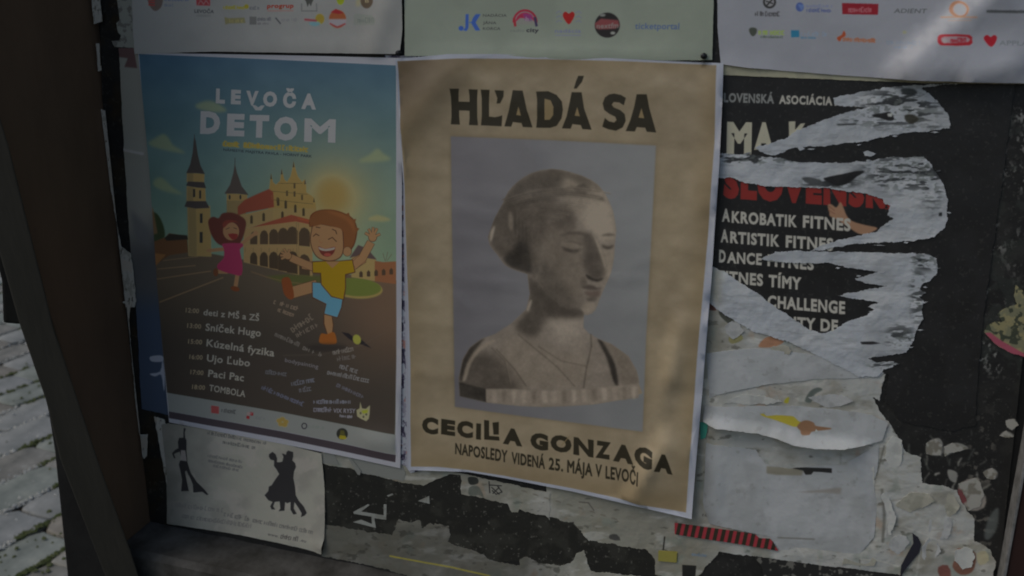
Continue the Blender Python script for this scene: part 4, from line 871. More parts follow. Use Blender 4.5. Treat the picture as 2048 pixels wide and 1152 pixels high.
    # eyes and brows
    paint(hm, B2((1020, 215), (1080, 188), (1160, 190), (1200, 220), (1150, 205), (1080, 205)), (66, 55, 46), 2, .85)
    paint(hm, B2((1030, 250), (1080, 232), (1140, 250), (1165, 285), (1120, 300), (1060, 290)), (98, 87, 74), 2.2, .9)
    paint(hm, B2((1035, 275), (1085, 290), (1140, 292), (1165, 290), (1120, 312), (1070, 305)), (56, 47, 41), 1.9, .8)
    paint(hm, B2((1050, 250), (1100, 238), (1150, 256), (1160, 270), (1100, 250)), (66, 56, 49), 1.5, .6)
    paint(hm, B2((1275, 210), (1320, 195), (1362, 205), (1320, 212)), (70, 60, 50), 1.6, .8)
    paint(hm, B2((1280, 262), (1320, 275), (1355, 262), (1330, 290), (1290, 285)), (60, 51, 44), 1.4, .85)
    # mouth and chin
    paint(hm, B2((1160, 515), (1210, 505), (1250, 520), (1285, 522), (1250, 535), (1200, 535)), (58, 44, 40), 1.8, .85)
    paint(hm, B2((1175, 545), (1230, 540), (1275, 540), (1260, 572), (1215, 580)), (84, 60, 52), 1.8, .9)
    paint(hm, B2((1190, 585), (1250, 578), (1240, 600), (1205, 605)), (62, 53, 45), 2, .7)
    paint(hm, B2((1170, 620), (1230, 610), (1240, 645), (1195, 675), (1165, 660)), (110, 99, 84), 2.6, .85)
    paint(hm, B2((1150, 470), (1180, 460), (1190, 510), (1160, 520)), (70, 60, 51), 2, .6)
    # neck and shoulders
    paint(bmk, B2((835, 450), (950, 540), (1060, 640), (1170, 680), (1100, 720), (960, 720), (900, 800), (820, 820), (760, 740), (850, 640)), (58, 50, 42), 6, .85)
    paint(bmk, B2((830, 640), (860, 590), (855, 630), (838, 665)), (124, 116, 104), 1.5, .8)
    paint(bmk, B2((960, 700), (1080, 680), (1165, 700), (1165, 780), (1170, 850), (1120, 880), (1040, 860), (980, 800)), (116, 109, 100), 15, .8)
    paint(bmk, B2((960, 690), (1170, 690), (1170, 655), (1060, 640), (960, 580)), (60, 51, 43), 4, .8)
    paint(bmk, B2((760, 800), (1000, 900), (1180, 920), (1160, 1110), (900, 1120), (700, 1110), (640, 960)), (102, 90, 75), 10, .7)
    paint(bmk, B2((430, 960), (560, 900), (680, 960), (760, 1060), (790, 1152), (430, 1152)), (62, 53, 45), 9, .8)
    paint(bmk, B2((440, 1070), (470, 980), (530, 890), (620, 835), (640, 842), (560, 895), (500, 970), (465, 1075)), (112, 98, 80), 1.6, .85)
    paint(bmk, B2((430, 1050), (450, 950), (500, 870), (580, 822), (540, 870), (470, 970), (445, 1075)), (44, 37, 31), 2, .85)
    for q, w_ in (([(650, 890), (760, 1010), (830, 1110)], 2.2), ([(780, 800), (900, 900), (1010, 990), (1120, 1110)], 1.8), ([(1215, 800), (1220, 870), (1190, 1000), (1172, 1120)], 2.4), ([(900, 870), (1040, 960), (1190, 990)], 1.6), ([(620, 880), (700, 960), (730, 1100)], 1.6)):
        c.line(B2(*q), w_, (62, 53, 44), 1.2, .8); c.line([(x+2.4, y+.5) for x, y in B2(*q)], w_*.7, (112, 99, 82), 1.2, .55)
    paint(bmk, B2((1255, 830), (1300, 860), (1360, 980), (1380, 1110), (1350, 1080), (1310, 940)), (40, 34, 30), 2, .9)
    paint(bmk, B2((1290, 845), (1380, 880), (1460, 970), (1500, 1080), (1400, 1100), (1375, 980)), (92, 80, 67), 3, .8)
    # broken plinth edge
    c.poly(B3((425, 245), (590, 285), (590, 365), (430, 328)), (46, 41, 36), 1.2, 1)
    c.poly(B3((585, 285), (760, 285), (900, 298), (1100, 290), (1270, 275), (1400, 262), (1500, 252), (1525, 310), (1440, 342), (1230, 376), (930, 390), (760, 382), (588, 362)), (104, 93, 82), 1, 1)
    for i in range(15):
        x = 620+i*60; r = random.Random(i)
        c.poly(B3((x, 295-max(0, x-1000)*.05), (x+30, 292-max(0, x-1000)*.05), (x+26+r.randint(-8, 14), 365-max(0, x-1000)*.05), (x+6, 372-max(0, x-1000)*.05)), [(118, 108, 98), (88, 74, 64), (126, 118, 108)][i % 3], 2, .6)
    for s_, a_ in ((16, 7), (5, 3.5)):
        n = (fbm(U/s_+3, V/s_+8, 3)-.5)[..., None]*a_*2*np.maximum(hm, bmk)[..., None]; c.im += n
    sl_ = (slice(int(c.h*.10), int(c.h*.84)), slice(int(c.w*.15), int(c.w*.85)))
    for ch in range(3):
        src = c.im[sl_][..., ch]; b_ = blur(src, 1.1*c.k*.8); mk = np.maximum(hm, bmk)[sl_]; c.im[sl_][..., ch] = src*(1-mk)+b_*mk
    mk = np.clip(np.maximum(hm, bmk), 0, 1)[..., None]; lum = c.im.mean(2, keepdims=True); tn = np.array((1.075, .99, .935))*(lum+(lum-84)*.12)
    c.im = c.im*(1-mk*.75)+tn*mk*.75          # cool pinkish marble
    g_ = (fbm(c.U/3.1, c.V/3.1, 2)-.5)*5*np.maximum(hm, bmk); c.im += g_[..., None]
    hl_ = np.exp(-((c.U-1203)/24)**2-((c.V-425)/60)**2)*hm*9+np.exp(-((c.U-1215)/14)**2-((c.V-540)/50)**2)*hm*8; c.im += hl_[..., None]*np.array((1, .95, .85))
    # --- heading
    ik = (34, 31, 24)
    S = B1
    def L(*p): c.poly(S(*p), ik, .5)
    L((375, 262), (428, 262), (424, 300), (424, 340), (488, 342), (488, 305), (484, 266), (537, 268), (533, 330), (533, 430), (538, 482), (484, 480), (488, 440), (488, 395), (426, 392), (426, 430), (430, 478), (376, 476), (381, 430), (381, 310))
    L((556, 268), (610, 270), (605, 320), (604, 430), (640, 434), (668, 428), (684, 422), (680, 488), (556, 482), (561, 430), (561, 320))
    L((640, 272), (694, 274), (692, 310), (672, 350), (650, 352), (655, 320))
    L((748, 272), (808, 274), (830, 380), (866, 494), (808, 492), (800, 468), (748, 462), (738, 490), (697, 488), (722, 400), (735, 340)); c.poly(S((782, 368), (797, 424), (768, 420)), (98, 85, 64), .5)
    L((888, 280), (960, 278), (1010, 300), (1042, 340), (1048, 390), (1040, 440), (1010, 485), (970, 497), (888, 496), (894, 440), (894, 330)); c.poly(S((938, 322), (975, 332), (992, 370), (990, 420), (970, 448), (938, 450)), (98, 85, 64), .5)
    L((1100, 284), (1160, 284), (1175, 380), (1220, 508), (1165, 504), (1155, 480), (1105, 474), (1094, 502), (1042, 500), (1070, 430), (1090, 340)); c.poly(S((1134, 372), (1150, 428), (1118, 424)), (98, 85, 64), .5)
    L((1140, 186), (1174, 186), (1162, 222), (1130, 262), (1114, 262), (1126, 220))
    L((1355, 292), (1395, 300), (1425, 318), (1412, 362), (1385, 345), (1352, 342), (1340, 358), (1352, 375), (1390, 390), (1418, 415), (1424, 455), (1405, 495), (1365, 514), (1320, 505), (1284, 490), (1300, 438), (1325, 458), (1355, 465), (1370, 450), (1362, 430), (1325, 412), (1296, 390), (1286, 350), (1300, 315), (1325, 297))
    L((1490, 296), (1550, 296), (1565, 380), (1606, 525), (1550, 520), (1540, 496), (1490, 492), (1478, 518), (1424, 516), (1452, 450), (1475, 370)); c.poly(S((1518, 378), (1535, 440), (1500, 436)), (98, 85, 64), .5)
    # --- name, in a wide heavy face, letter by letter along the rising line
    w_ = [('C', 203, 300, 540, 552, 98), ('E', 318, 402, 548, 560, 92), ('C', 413, 508, 560, 575, 98), ('I', 527, 556, 578, 582, 96), ('A', 688, 804, 604, 622, 98),
          ('G', 852, 958, 632, 650, 98), ('O', 972, 1098, 645, 664, 98), ('N', 1110, 1230, 668, 688, 104), ('Z', 1242, 1332, 688, 700, 104), ('A', 1348, 1470, 706, 728, 106), ('G', 1474, 1588, 722, 742, 108), ('A', 1600, 1708, 750, 778, 112)]
    for ch, x0, x1, y0, y1, h in w_: c.text(ch, *B3((x0, y0), (x1, y1)), h/3.0075, h/3.0075, ik, .085, .5, up=(.02, -1))
    c.poly(B3((576, 470), (606, 474), (606, 566), (665, 570), (668, 594), (576, 588)), ik, .5); c.poly(B3((626, 486), (664, 482), (664, 558), (632, 558)), ik, .5)
    c.line(B3((1040, 622), (1085, 570)), 1.6, (98, 85, 64), .4)
    c.text('NAPOSLEDY', *B3((402, 672), (716, 722)), 23, 25, ik, .040, .45, up=(.02, -1))
    c.text('VIDEN\u00c1', *B3((740, 728), (940, 762)), 24, 25, ik, .040, .45, up=(.02, -1))
    c.text('25.', *B3((962, 764), (1048, 778)), 25, 25, ik, .040, .45, up=(.02, -1))
    c.text('M\u00c1JA', *B3((1072, 782), (1224, 806)), 26, 26, ik, .040, .45, up=(.02, -1))
    c.text('V', *B3((1240, 806), (1280, 812)), 26, 26, ik, .040, .45, up=(.02, -1))
    c.text('LEVO\u010cI', *B3((1302, 818), (1502, 848)), 26, 27, ik, .040, .45, up=(.02, -1))
    return c
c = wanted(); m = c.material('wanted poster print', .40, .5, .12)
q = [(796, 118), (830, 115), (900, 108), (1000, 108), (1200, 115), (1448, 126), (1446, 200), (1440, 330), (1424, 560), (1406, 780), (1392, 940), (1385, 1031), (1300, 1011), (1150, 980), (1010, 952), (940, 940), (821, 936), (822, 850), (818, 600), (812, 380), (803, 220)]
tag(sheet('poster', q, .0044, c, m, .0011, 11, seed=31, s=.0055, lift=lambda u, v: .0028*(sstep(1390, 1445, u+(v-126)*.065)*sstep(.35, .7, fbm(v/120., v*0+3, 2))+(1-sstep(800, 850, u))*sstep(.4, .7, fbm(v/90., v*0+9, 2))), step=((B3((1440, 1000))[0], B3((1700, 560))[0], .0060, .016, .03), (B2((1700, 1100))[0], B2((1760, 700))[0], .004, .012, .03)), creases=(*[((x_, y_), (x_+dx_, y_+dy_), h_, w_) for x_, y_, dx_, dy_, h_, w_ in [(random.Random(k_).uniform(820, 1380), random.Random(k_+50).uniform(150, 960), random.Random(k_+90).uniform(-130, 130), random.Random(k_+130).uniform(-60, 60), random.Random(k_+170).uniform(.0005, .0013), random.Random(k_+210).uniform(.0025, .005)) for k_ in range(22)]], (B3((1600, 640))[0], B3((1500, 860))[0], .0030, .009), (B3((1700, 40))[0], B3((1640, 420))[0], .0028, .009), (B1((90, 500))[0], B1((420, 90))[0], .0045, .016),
     (B2((390, 200))[0], B2((820, 300))[0], .0009, .004), (B2((380, 460))[0], B2((860, 520))[0], .0011, .004), (B1((400, 880))[0], B1((1000, 930))[0], .0007, .005), (B2((1400, 400))[0], B2((1600, 340))[0], .0008, .004), (B1((1250, 150))[0], B1((1900, 330))[0], .0012, .010), (B2((130, 700))[0], B2((380, 760))[0], .0010, .004))),
    'parchment coloured wanted poster with a photo of a marble bust in the centre', 'poster')

# ================================================================ SPONSOR POSTERS ALONG THE TOP
TOP = -330
def tops(box, base, ppm=2600, white=(112, 114, 120)): c = Canvas(box, base, ppm, white); c.mottle(tuple(x-7 for x in base), 90, .4, .7, .5); return c
c = tops([(230, TOP), (812, TOP), (812, 125), (230, 125)], (96, 99, 99), 2200, (98, 103, 110))
k = lambda *p: T1(*p)
c.poly(k((78, -30), (185, -30), (185, 40), (160, 75), (130, 85), (100, 60), (80, 20)), (70, 62, 58), .8, sm=2)
for y in (0, 18, 38): c.line(k((84, y), (128, y+4)), 2.4, (130, 52, 50), .6)
c.scrib(*k((205, 8), (395, 8)), 6, (60, 66, 92), 1); c.scrib(*k((205, 50), (280, 52)), 6, (74, 80, 92), 2)
c.poly(k((445, -20), (550, -20), (550, 45), (447, 42)), (118, 46, 52), .8); c.line(k((460, 35), (480, 5), (500, 35), (520, 5), (540, 35)), 1.8, (122, 100, 100), .6); c.text('LEVO\u010cA', *k((430, 98), (578, 102)), 7, 7, (46, 48, 50), .03, .5); c.ell(*k((500, 120))[0], 16, 2.4, (84, 86, 86), 1, .7)
c.scrib(*k((650, 68), (810, 70)), 6, (122, 118, 40), 3, wd=2); c.ell(*k((825, 52))[0], 4.4, 4.4, (128, 122, 36), .7); c.scrib(*k((845, 72), (930, 74)), 6, (64, 66, 72), 5)
c.text('progrup', *k((980, 62), (1178, 60)), 9, 9, (140, 44, 28), .03, .4); c.line(k((985, 84), (1175, 82)), 2.5, (104, 84, 80), .8); c.poly(k((1070, 62), (1092, 62), (1081, 72)), (48, 60, 34), .4)
c.poly(k((1255, -20), (1340, -20), (1320, 20), (1310, 50), (1298, 25), (1285, 55), (1275, 20)), (46, 48, 46), .6); c.line(k((1240, 30), (1240, 85), (1355, 85), (1352, 30)), 2, (76, 78, 78), .6)
c.scrib(*k((1400, -8), (1500, -6)), 4, (66, 68, 66), 8); c.ell(*k((1535, 0))[0], 7.4, 10, (118, 132, 26), .7)
c.ell(*k((1735, 5))[0], 13, 16, (60, 52, 42), .8); c.text('B', *k((1722, 22), (1752, 22)), 7, 7, (112, 108, 84), .03, .4); c.poly(k((1655, -10), (1690, -10), (1685, 50), (1650, 50)), (108, 106, 76), 2, .6)
c.poly(k((658, 130), (690, 140), (810, 135), (818, 175), (690, 180), (664, 188)), (86, 84, 58), .8, .9); c.scrib(*k((692, 172), (810, 170)), 7, (108, 106, 70), 11)
c.poly(k((848, 128), (900, 128), (900, 188), (848, 188)), (70, 72, 72), .6); c.scrib(*k((910, 158), (1005, 158)), 6, (66, 68, 72), 12, wd=1.7); c.scrib(*k((910, 186), (995, 186)), 4, (76, 76, 78), 13)
c.line(k((1045, 138), (1080, 180)), 2.6, (52, 54, 56), .6); c.scrib(*k((1090, 162), (1215, 160)), 5, (84, 86, 88), 14)
c.ell(*k((1378, 145))[0], 9, 10, (130, 116, 44), 1); c.ell(*k((1340, 180))[0], 11, 5, (70, 104, 112), 1, .9); c.line(k((1265, 150), (1350, 158)), 4, (126, 60, 66), .8)
c.ell(*k((1512, 145))[0], 17, 18, (130, 74, 44), .8); c.poly(k((1445, 145), (1580, 145), (1575, 180), (1510, 205), (1450, 180)), (106, 104, 110), 1); c.poly(k((1460, 95), (1500, 70), (1560, 100), (1520, 108)), (132, 36, 40), .8); c.line(k((1455, 180), (1510, 208), (1570, 182)), 2.6, (124, 56, 60), .7)
c.poly(k((1635, 115), (1660, 105), (1780, 118), (1810, 150), (1800, 190), (1635, 190)), (86, 92, 88), 1, .8); c.scrib(*k((1650, 172), (1795, 172)), 9, (70, 78, 74), 15)
m = c.material('sponsor print a', .5, .4)
q = [(262, TOP), (806, TOP), (808, 0), (808, 60), (803, 108), (620, 106), (430, 103), (274, 108), (270, 60)]
tag(sheet('poster', jag(q, .4, 5, 2), .0036, c, m, .0014, 11, seed=41, creases=((k((1760, 480))[0], k((1960, -200))[0], .004, .012), (k((600, 330))[0], k((1980, 380))[0], .0012, .006))),
    'white sponsor poster at top left with small coloured logos in two rows', 'poster')
c = tops([(790, TOP), (1470, TOP), (1470, 135), (790, 135)], (98, 104, 96), 2400, (112, 114, 120))
k = lambda *p: T2(*p)
bl = (48, 74, 136)
c.poly(k((425, 92), (446, 92), (444, 180), (432, 200), (410, 195), (424, 175)), bl, .5); c.ell(*k((397, 182))[0], 5, 5, bl, .5)
c.poly(k((490, 92), (522, 92), (490, 145), (520, 195), (490, 197), (462, 150), (470, 120)), bl, .5); c.line(k((450, 145), (465, 145)), 2, bl, .5)
for b_, y, x1 in (('NAD\u00c1CIA', 108, 688), ('J\u00c1NA', 155, 622), ('KORCA', 192, 648)): c.text(b_, *k((536, y), (x1, y)), 5.6, 5.6, (58, 60, 58), .03, .35)
q = k((805, 145))[0]
for r_, col in ((25, (118, 30, 46)), (21, (104, 98, 96)), (19, (128, 36, 60))): c.ell(q[0], q[1], r_, r_*1.05, col, .5, 1, 0, 180, 360)
c.poly([(q[0]-19, q[1]-1), (q[0]-10, q[1]-9), (q[0]+12, q[1]-8), (q[0]+20, q[1]-1), (q[0]+18, q[1]+4), (q[0]-18, q[1]+4)], (100, 100, 96), .6); c.line(k((735, 120), (742, 165)), 5, (124, 36, 44), .5); c.line(k((868, 115), (878, 165)), 5, (46, 40, 62), .5)
c.poly(k((790, 85), (850, 95), (850, 135), (805, 130)), (88, 44, 96), 1.5, .7); c.text('h', *k((808, 135), (826, 135)), 9, 9, (128, 110, 122), .02, .4)
c.text('radio', *k((712, 205), (800, 205)), 6, 6, (84, 88, 84), .01, .4); c.text('city', *k((812, 205), (892, 207)), 8.5, 8.5, (40, 40, 44), .035, .35)
q = k((1085, 115))[0]; c.poly([(q[0], q[1]+13), (q[0]-11, q[1]-1), (q[0]-11, q[1]-9), (q[0]-6, q[1]-12), (q[0], q[1]-8), (q[0]+6, q[1]-12), (q[0]+11, q[1]-9), (q[0]+10, q[1]-1)], (140, 30, 28), .5, sm=3)
for s_ in (-1, 1):
    for j in range(3): c.line([(q[0]+s_*14, q[1]-10+j*9), (q[0]+s_*20, q[1]-13+j*9), (q[0]+s_*25, q[1]-9+j*9)], 1.8, (88, 92, 112), .6, .8)
c.text('nad\u00e1cia', *k((995, 210), (1162, 210)), 8, 8, (84, 88, 112), .02, .4); c.line(k((1000, 226), (1160, 226)), 2, (90, 92, 118), .7, .7)
q = k((1330, 162))[0]; c.ell(*q, 25, 25, (28, 26, 26), .6); c.poly(k((1250, 150), (1290, 120), (1400, 130), (1408, 165), (1380, 185), (1275, 190), (1255, 180)), (120, 58, 60), 1, .7); c.text('nextfm', *k((1262, 182), (1400, 180)), 10, 12, (98, 92, 90), .03, .5); c.ell(*k((1365, 212))[0], 5, 3, (110, 112, 108), .8); c.ell(*k((1300, 98))[0], 6, 3, (92, 94, 92), .8)
c.text('ticketportal', *k((1505, 186), (1788, 188)), 13, 13.5, (62, 76, 104), .022, .4)
m = c.material('sponsor print b', .5, .35)
q = [(809, TOP), (1432, TOP), (1428, 0), (1425, 120), (1300, 121), (1100, 118), (900, 112), (812, 112)]
tag(sheet('poster', jag(q, .4, 5, 6), .0026, c, m, .0010, 11, seed=42, creases=((k((200, 345))[0], k((1900, 355))[0], .0022, .006), )),
    'greenish white sponsor poster at top centre with a red heart logo', 'poster')
c = tops([(1410, TOP), (2080, TOP), (2080, 175), (1410, 175)], (104, 106, 113), 2400, (112, 114, 120))
k = lambda *p: T3(*p)
c.ell(*k((420, 15))[0], 13, 13, (34, 34, 34), .5); c.ell(*k((420, 15))[0], 9, 9, (100, 100, 104), .5); c.line(k((400, 40), (440, -5)), 3, (34, 34, 34), .4); c.line(k((400, 10), (440, 25)), 2.4, (34, 34, 34), .4); c.scrib(*k((330, 102), (495, 104)), 8, (48, 48, 50), 1, wd=2)
c.ell(*k((613, 47))[0], 8, 9, (52, 66, 110), .6); c.poly(k((600, 30), (640, 35), (625, 70)), (90, 110, 150), .6, .7); c.scrib(*k((655, 48), (825, 48)), 5, (86, 92, 118), 2); c.scrib(*k((655, 76), (820, 80)), 6.5, (60, 68, 104), 3, wd=2)
c.poly(k((882, 22), (1114, 28), (1110, 96), (884, 92)), (98, 16, 26), .5); c.scrib(*k((915, 78), (1080, 78)), 9, (142, 90, 96), 4, wd=2.2)
c.text('ADIENT', *k((1212, 84), (1418, 86)), 9, 9, (62, 64, 66), .01, .4, up=(.22, -1))
c.ell(*k((1620, 62))[0], 18, 17, (138, 96, 72), .6); c.ell(*k((1625, 64))[0], 12, 12.5, (106, 108, 114), .8); c.line(k((1510, 112), (1725, 115)), 2.6, (132, 100, 78), .7); c.line(k((1550, 134), (1690, 134)), 1.4, (120, 100, 88), .7)
c.line(k((1790, 78), (2048, 80)), 4.5, (54, 56, 58), .6); c.scrib(*k((1795, 86), (2048, 88)), 5, (60, 62, 64), 6)
c.poly(k((290, 185), (315, 177), (340, 188), (335, 215), (315, 234), (295, 215)), (48, 52, 46), .5, sm=2); c.scrib(*k((352, 222), (515, 222)), 10, (112, 132, 58), 7, wd=2.2); c.scrib(*k((365, 242), (505, 244)), 3.4, (56, 66, 56), 8)
c.poly(k((557, 195), (608, 195), (610, 238), (558, 240)), (32, 84, 110), .5); c.scrib(*k((622, 230), (808, 232)), 8, (96, 110, 128), 9); c.scrib(*k((620, 246), (720, 248)), 3.4, (60, 90, 112), 10)
c.poly(k((850, 240), (880, 225), (890, 200), (900, 205), (905, 230), (880, 245), (870, 265), (855, 258)), (146, 66, 38), .6, sm=2); c.scrib(*k((890, 262), (1105, 272)), 7, (142, 84, 58), 12, wd=2)
c.scrib(*k((1168, 282), (1380, 288)), 8, (92, 102, 116), 13); c.scrib(*k((1215, 308), (1330, 310)), 4, (94, 104, 120), 14); c.ell(*k((1280, 208))[0], 4, 3, (116, 116, 80), 1, .7)
c.poly(k((1478, 258), (1490, 228), (1530, 222), (1680, 226), (1696, 258), (1682, 290), (1530, 292), (1490, 286)), (136, 28, 36), .5, sm=2); c.poly(k((1500, 258), (1520, 236), (1665, 238), (1672, 270), (1540, 278), (1512, 276)), (140, 120, 126), .7, sm=2); c.scrib(*k((1550, 272), (1660, 272)), 8, (136, 34, 44), 15, wd=2.2); c.ell(*k((1525, 262))[0], 5, 4, (140, 132, 134), .5)
q = k((1812, 262))[0]; c.poly([(q[0]+1, q[1]+12), (q[0]-12, q[1]-2), (q[0]-11, q[1]-9), (q[0]-5, q[1]-11), (q[0]+1, q[1]-7), (q[0]+7, q[1]-11), (q[0]+13, q[1]-8), (q[0]+11, q[1]+2)], (150, 22, 34), .5, sm=3)
c.text('APPLAUS', *k((1868, 290), (2130, 294)), 10, 10, (84, 88, 92), .015, .4)
m = c.material('sponsor print c', .40, .5)
q = [(1432, TOP), (2075, TOP), (2072, 60), (2068, 166), (1960, 164), (1820, 160), (1650, 148), (1500, 136), (1442, 128), (1436, 60)]
tag(sheet('poster', jag(q, .4, 5, 8), .0034, c, m, .0016, 9, seed=43, step=((k((1240, 480))[0], k((1960, -130))[0], .012, .015, .05), (k((1650, 520))[0], k((2060, 400))[0], .006, .012, .03)), creases=( (k((1350, 480))[0], k((2040, 330))[0], .005, .012), (k((100, 430))[0], k((400, 460))[0], .0015, .006))),
    'white sponsor poster at top right with a bright diagonal crease and red logos', 'poster')
# cream edge of an older sheet under it
c = plain_canvas([(1430, 120), (2060, 120), (2060, 175), (1430, 175)], (104, 103, 90), mot=((90, 90, 80), 20, .5, .7, .5)); m = c.material('cream sheet')
tag(sheet('paper_strip', jag([(1444, 122), (1700, 130), (2050, 140), (2050, 168), (1850, 166), (1640, 158), (1446, 150)], .6, 4, 4), .0019, c, m, .0003, 30, seed=5), 'cream paper edge showing between the top right poster and the ripped black poster', 'paper strip')

# ================================================================ RIPPED FITNESS POSTER
def fitness():
    c = Canvas([(1380, 130), (2050, 140), (2050, 870), (1380, 870)], (20, 20, 20), 2600)
    wt = (118, 117, 112)
    c.mottle((24, 24, 25), 60, .5, .7, .6); c.mottle((52, 52, 50), 5, .70, .74, .3, seed=9)
    c.text('SLOVENSK\u00c1', *D1((118, 262), (468, 272)), 19, 19, (86, 88, 88), .06, .4, up=(.02, -1)); c.text('ASOCI\u00c1CIA', *D1((498, 274), (835, 284)), 18, 18, wt, .060, .4, up=(.02, -1)); c.text('FITNES', *D1((848, 286), (1060, 296)), 17, 17, wt, .060, .4, up=(.02, -1))
    c.text('MAJSTROVSTV\u00c1', *D1((170, 575), (1560, 600)), 64, 64, (120, 119, 108), .04, .4, up=(.02, -1)) if 0 else None
    c.text('M', *D1((168, 575), (325, 580)), 64, 64, (120, 118, 106), .085, .4, up=(.02, -1)); c.text('A', *D1((342, 552), (462, 556)), 55, 55, (120, 118, 106), .085, .4, up=(.02, -1)); c.poly(D1((560, 388), (602, 386), (600, 440), (634, 402), (664, 398), (604, 500), (562, 500)), (120, 118, 106), .5)
    c.text('SLOVENSKA', *D1((145, 852), (1330, 932)), 62, 62, (88, 28, 26), .10, .4, up=(.02, -1))
    # raised forearm and hand printed behind the words
    c.poly(D1((805, 915), (830, 910), (860, 930), (885, 895), (905, 930), (925, 980), (960, 1015), (1040, 1040), (1120, 1060), (1060, 1095), (1000, 1095), (930, 1050), (870, 1010), (820, 985), (815, 960)), (104, 80, 64), .8, sm=3)
    for a, b in (((810, 920), (850, 950)), ((808, 945), (850, 970))): c.line(D1(a, b), 1.2, (84, 54, 42), .5)
    c.text('A', *D1((138, 1015), (190, 1017)), 27, 27, wt, .060, .4, up=(.02, -1)); c.text('KROBATIK', *D1((200, 1022), (612, 1052)), 24, 25, wt, .060, .4, up=(.02, -1)); c.text('FITNES', *D1((648, 1052), (950, 1076)), 25, 26, wt, .060, .4, up=(.02, -1))
    c.text('A', *D2((130, 135), (180, 137)), 27, 27, wt, .060, .4, up=(.02, -1)); c.text('RTISTIK', *D2((190, 140), (502, 165)), 24, 25, wt, .060, .4, up=(.02, -1)); c.text('FITNES', *D2((540, 168), (840, 190)), 25, 26, wt, .060, .4, up=(.02, -1))
    c.text('D', *D2((120, 262), (162, 264)), 26, 26, wt, .060, .4, up=(.02, -1)); c.text('ANCE', *D2((170, 266), (390, 280)), 23, 24, wt, .060, .4, up=(.02, -1)); c.text('FITNES', *D2((425, 285), (718, 312)), 24, 25, wt, .060, .4, up=(.02, -1))
    c.text('FITNES', *D2((118, 385), (398, 412)), 24, 25, wt, .060, .4, up=(.02, -1)); c.text('T\u00cdMY', *D2((432, 415), (640, 436)), 25, 26, wt, .060, .4, up=(.02, -1))
    c.text('CHALLENGE', *D2((425, 545), (915, 588)), 25, 26, wt, .060, .4, up=(.02, -1)); c.text('ITY DE', *D2((590, 680), (870, 704)), 25, 26, wt, .060, .4, up=(.02, -1))
    return c
c = fitness(); m = c.material('fitness print', .45, .45, .15)
q = [(1446, 140), (1700, 150), (2030, 162), (2008, 330), (1982, 520), (1965, 640), (1955, 760), (1950, 850), (1900, 862), (1850, 852), (1800, 842), (1770, 800), (1778, 748), (1700, 738), (1685, 712), (1580, 684), (1500, 655), (1440, 615), (1414, 588), (1420, 420)]
fit = tag(sheet('poster', jag(q, 2.0, 4, 14), .0012, c, m, .0005, 30, seed=51), 'black fitness poster badly ripped, white torn patches crossing its lettering', 'poster')
# torn white patches (exposed paper core), each with its own ragged edge
W_ = Canvas([(1370, 150), (1960, 150), (1960, 900), (1370, 900)], (109, 113, 119), 2600)
W_.mottle((98, 101, 105), 70, .45, .7, .6); W_.mottle((124, 127, 131), 30, .52, .72, .6, asp=2, seed=2); W_.mottle((88, 91, 94), 5, .56, .7, .35, asp=7, seed=14)
U, V = W_.U, W_.V
spk = sstep(.52, .62, fbm(U/26, V/6.5+40, 3))
def zone(cx, cy, rx, ry, a=1): return a*np.exp(-(((U-cx)/rx)**2+((V-cy)/ry)**2)**2)
z = np.maximum.reduce([zone(1800, 215, 85, 42), zone(1745, 240, 60, 16, .8), zone(1810, 345, 90, 38), zone(1500, 318, 110, 12, 1), zone(1660, 365, 60, 12), zone(1862, 330, 30, 90, .9), zone(1850, 520, 28, 22), zone(1835, 590, 18, 60, .8), zone(1800, 672, 30, 25, .9), zone(1775, 730, 40, 10, .9)])
mm = (spk*z)[..., None]; W_.im = W_.im*(1-mm)+np.array((34, 36, 38.))*mm
mm = (sstep(.55, .66, fbm(U/9+5, V/5, 2))*z*.7)[..., None]; W_.im = W_.im*(1-mm)+np.array((60, 64, 64.))*mm
W_.poly(D1((1080, 350), (1160, 335), (1200, 330), (1225, 375), (1190, 385), (1130, 365)), (24, 24, 25), .6, sm=2); W_.poly(D1((1180, 340), (1215, 335), (1210, 360), (1185, 358)), (116, 118, 118), .6)
W_.poly(D1((1290, 350), (1340, 345), (1380, 375), (1340, 405), (1300, 390)), (34, 33, 28), .8, .9, sm=2); W_.poly(D1((1275, 180), (1350, 185), (1370, 215), (1310, 225), (1270, 205)), (34, 37, 38), 1, .9, sm=2)
W_.poly(D1((860, 405), (980, 400), (990, 410), (870, 415)), (40, 42, 44), .8); W_.poly(D1((780, 745), (900, 720), (990, 700), (1040, 705), (990, 735), (930, 780), (860, 795), (810, 770)), (23, 23, 24), .6, sm=2)
W_.poly(D1((640, 745), (700, 740), (760, 760), (800, 795), (700, 790)), (44, 46, 48), 1, .9, sm=2); W_.poly(D2((1010, 765), (1090, 762), (1140, 775), (1080, 782), (1020, 780)), (26, 26, 28), .6); W_.poly(D1((1505, 965), (1525, 960), (1525, 985), (1505, 985)), (26, 28, 30), .6)
W_.poly(D2((50, 480), (60, 290), (140, 310), (130, 560)), (92, 92, 84), 6, .7)
Wm = W_.material('torn white core', .6, .3, .45, 70, .0012)
PA = D1((840, 240), (1000, 208), (1160, 175), (1260, 165), (1350, 158), (1450, 158), (1720, 140), (1450, 166), (1400, 178), (1450, 218), (1500, 258), (1525, 295), (1560, 340), (1585, 400), (1575, 430), (1500, 440), (1400, 452), (1250, 465), (1130, 490), (1060, 512), (940, 522), (800, 540), (690, 545), (640, 545), (560, 560), (500, 592), (470, 600), (400, 588), (345, 552), (430, 530), (560, 490), (620, 440), (720, 405), (850, 352), (1000, 312), (1042, 298), (960, 294), (850, 285))
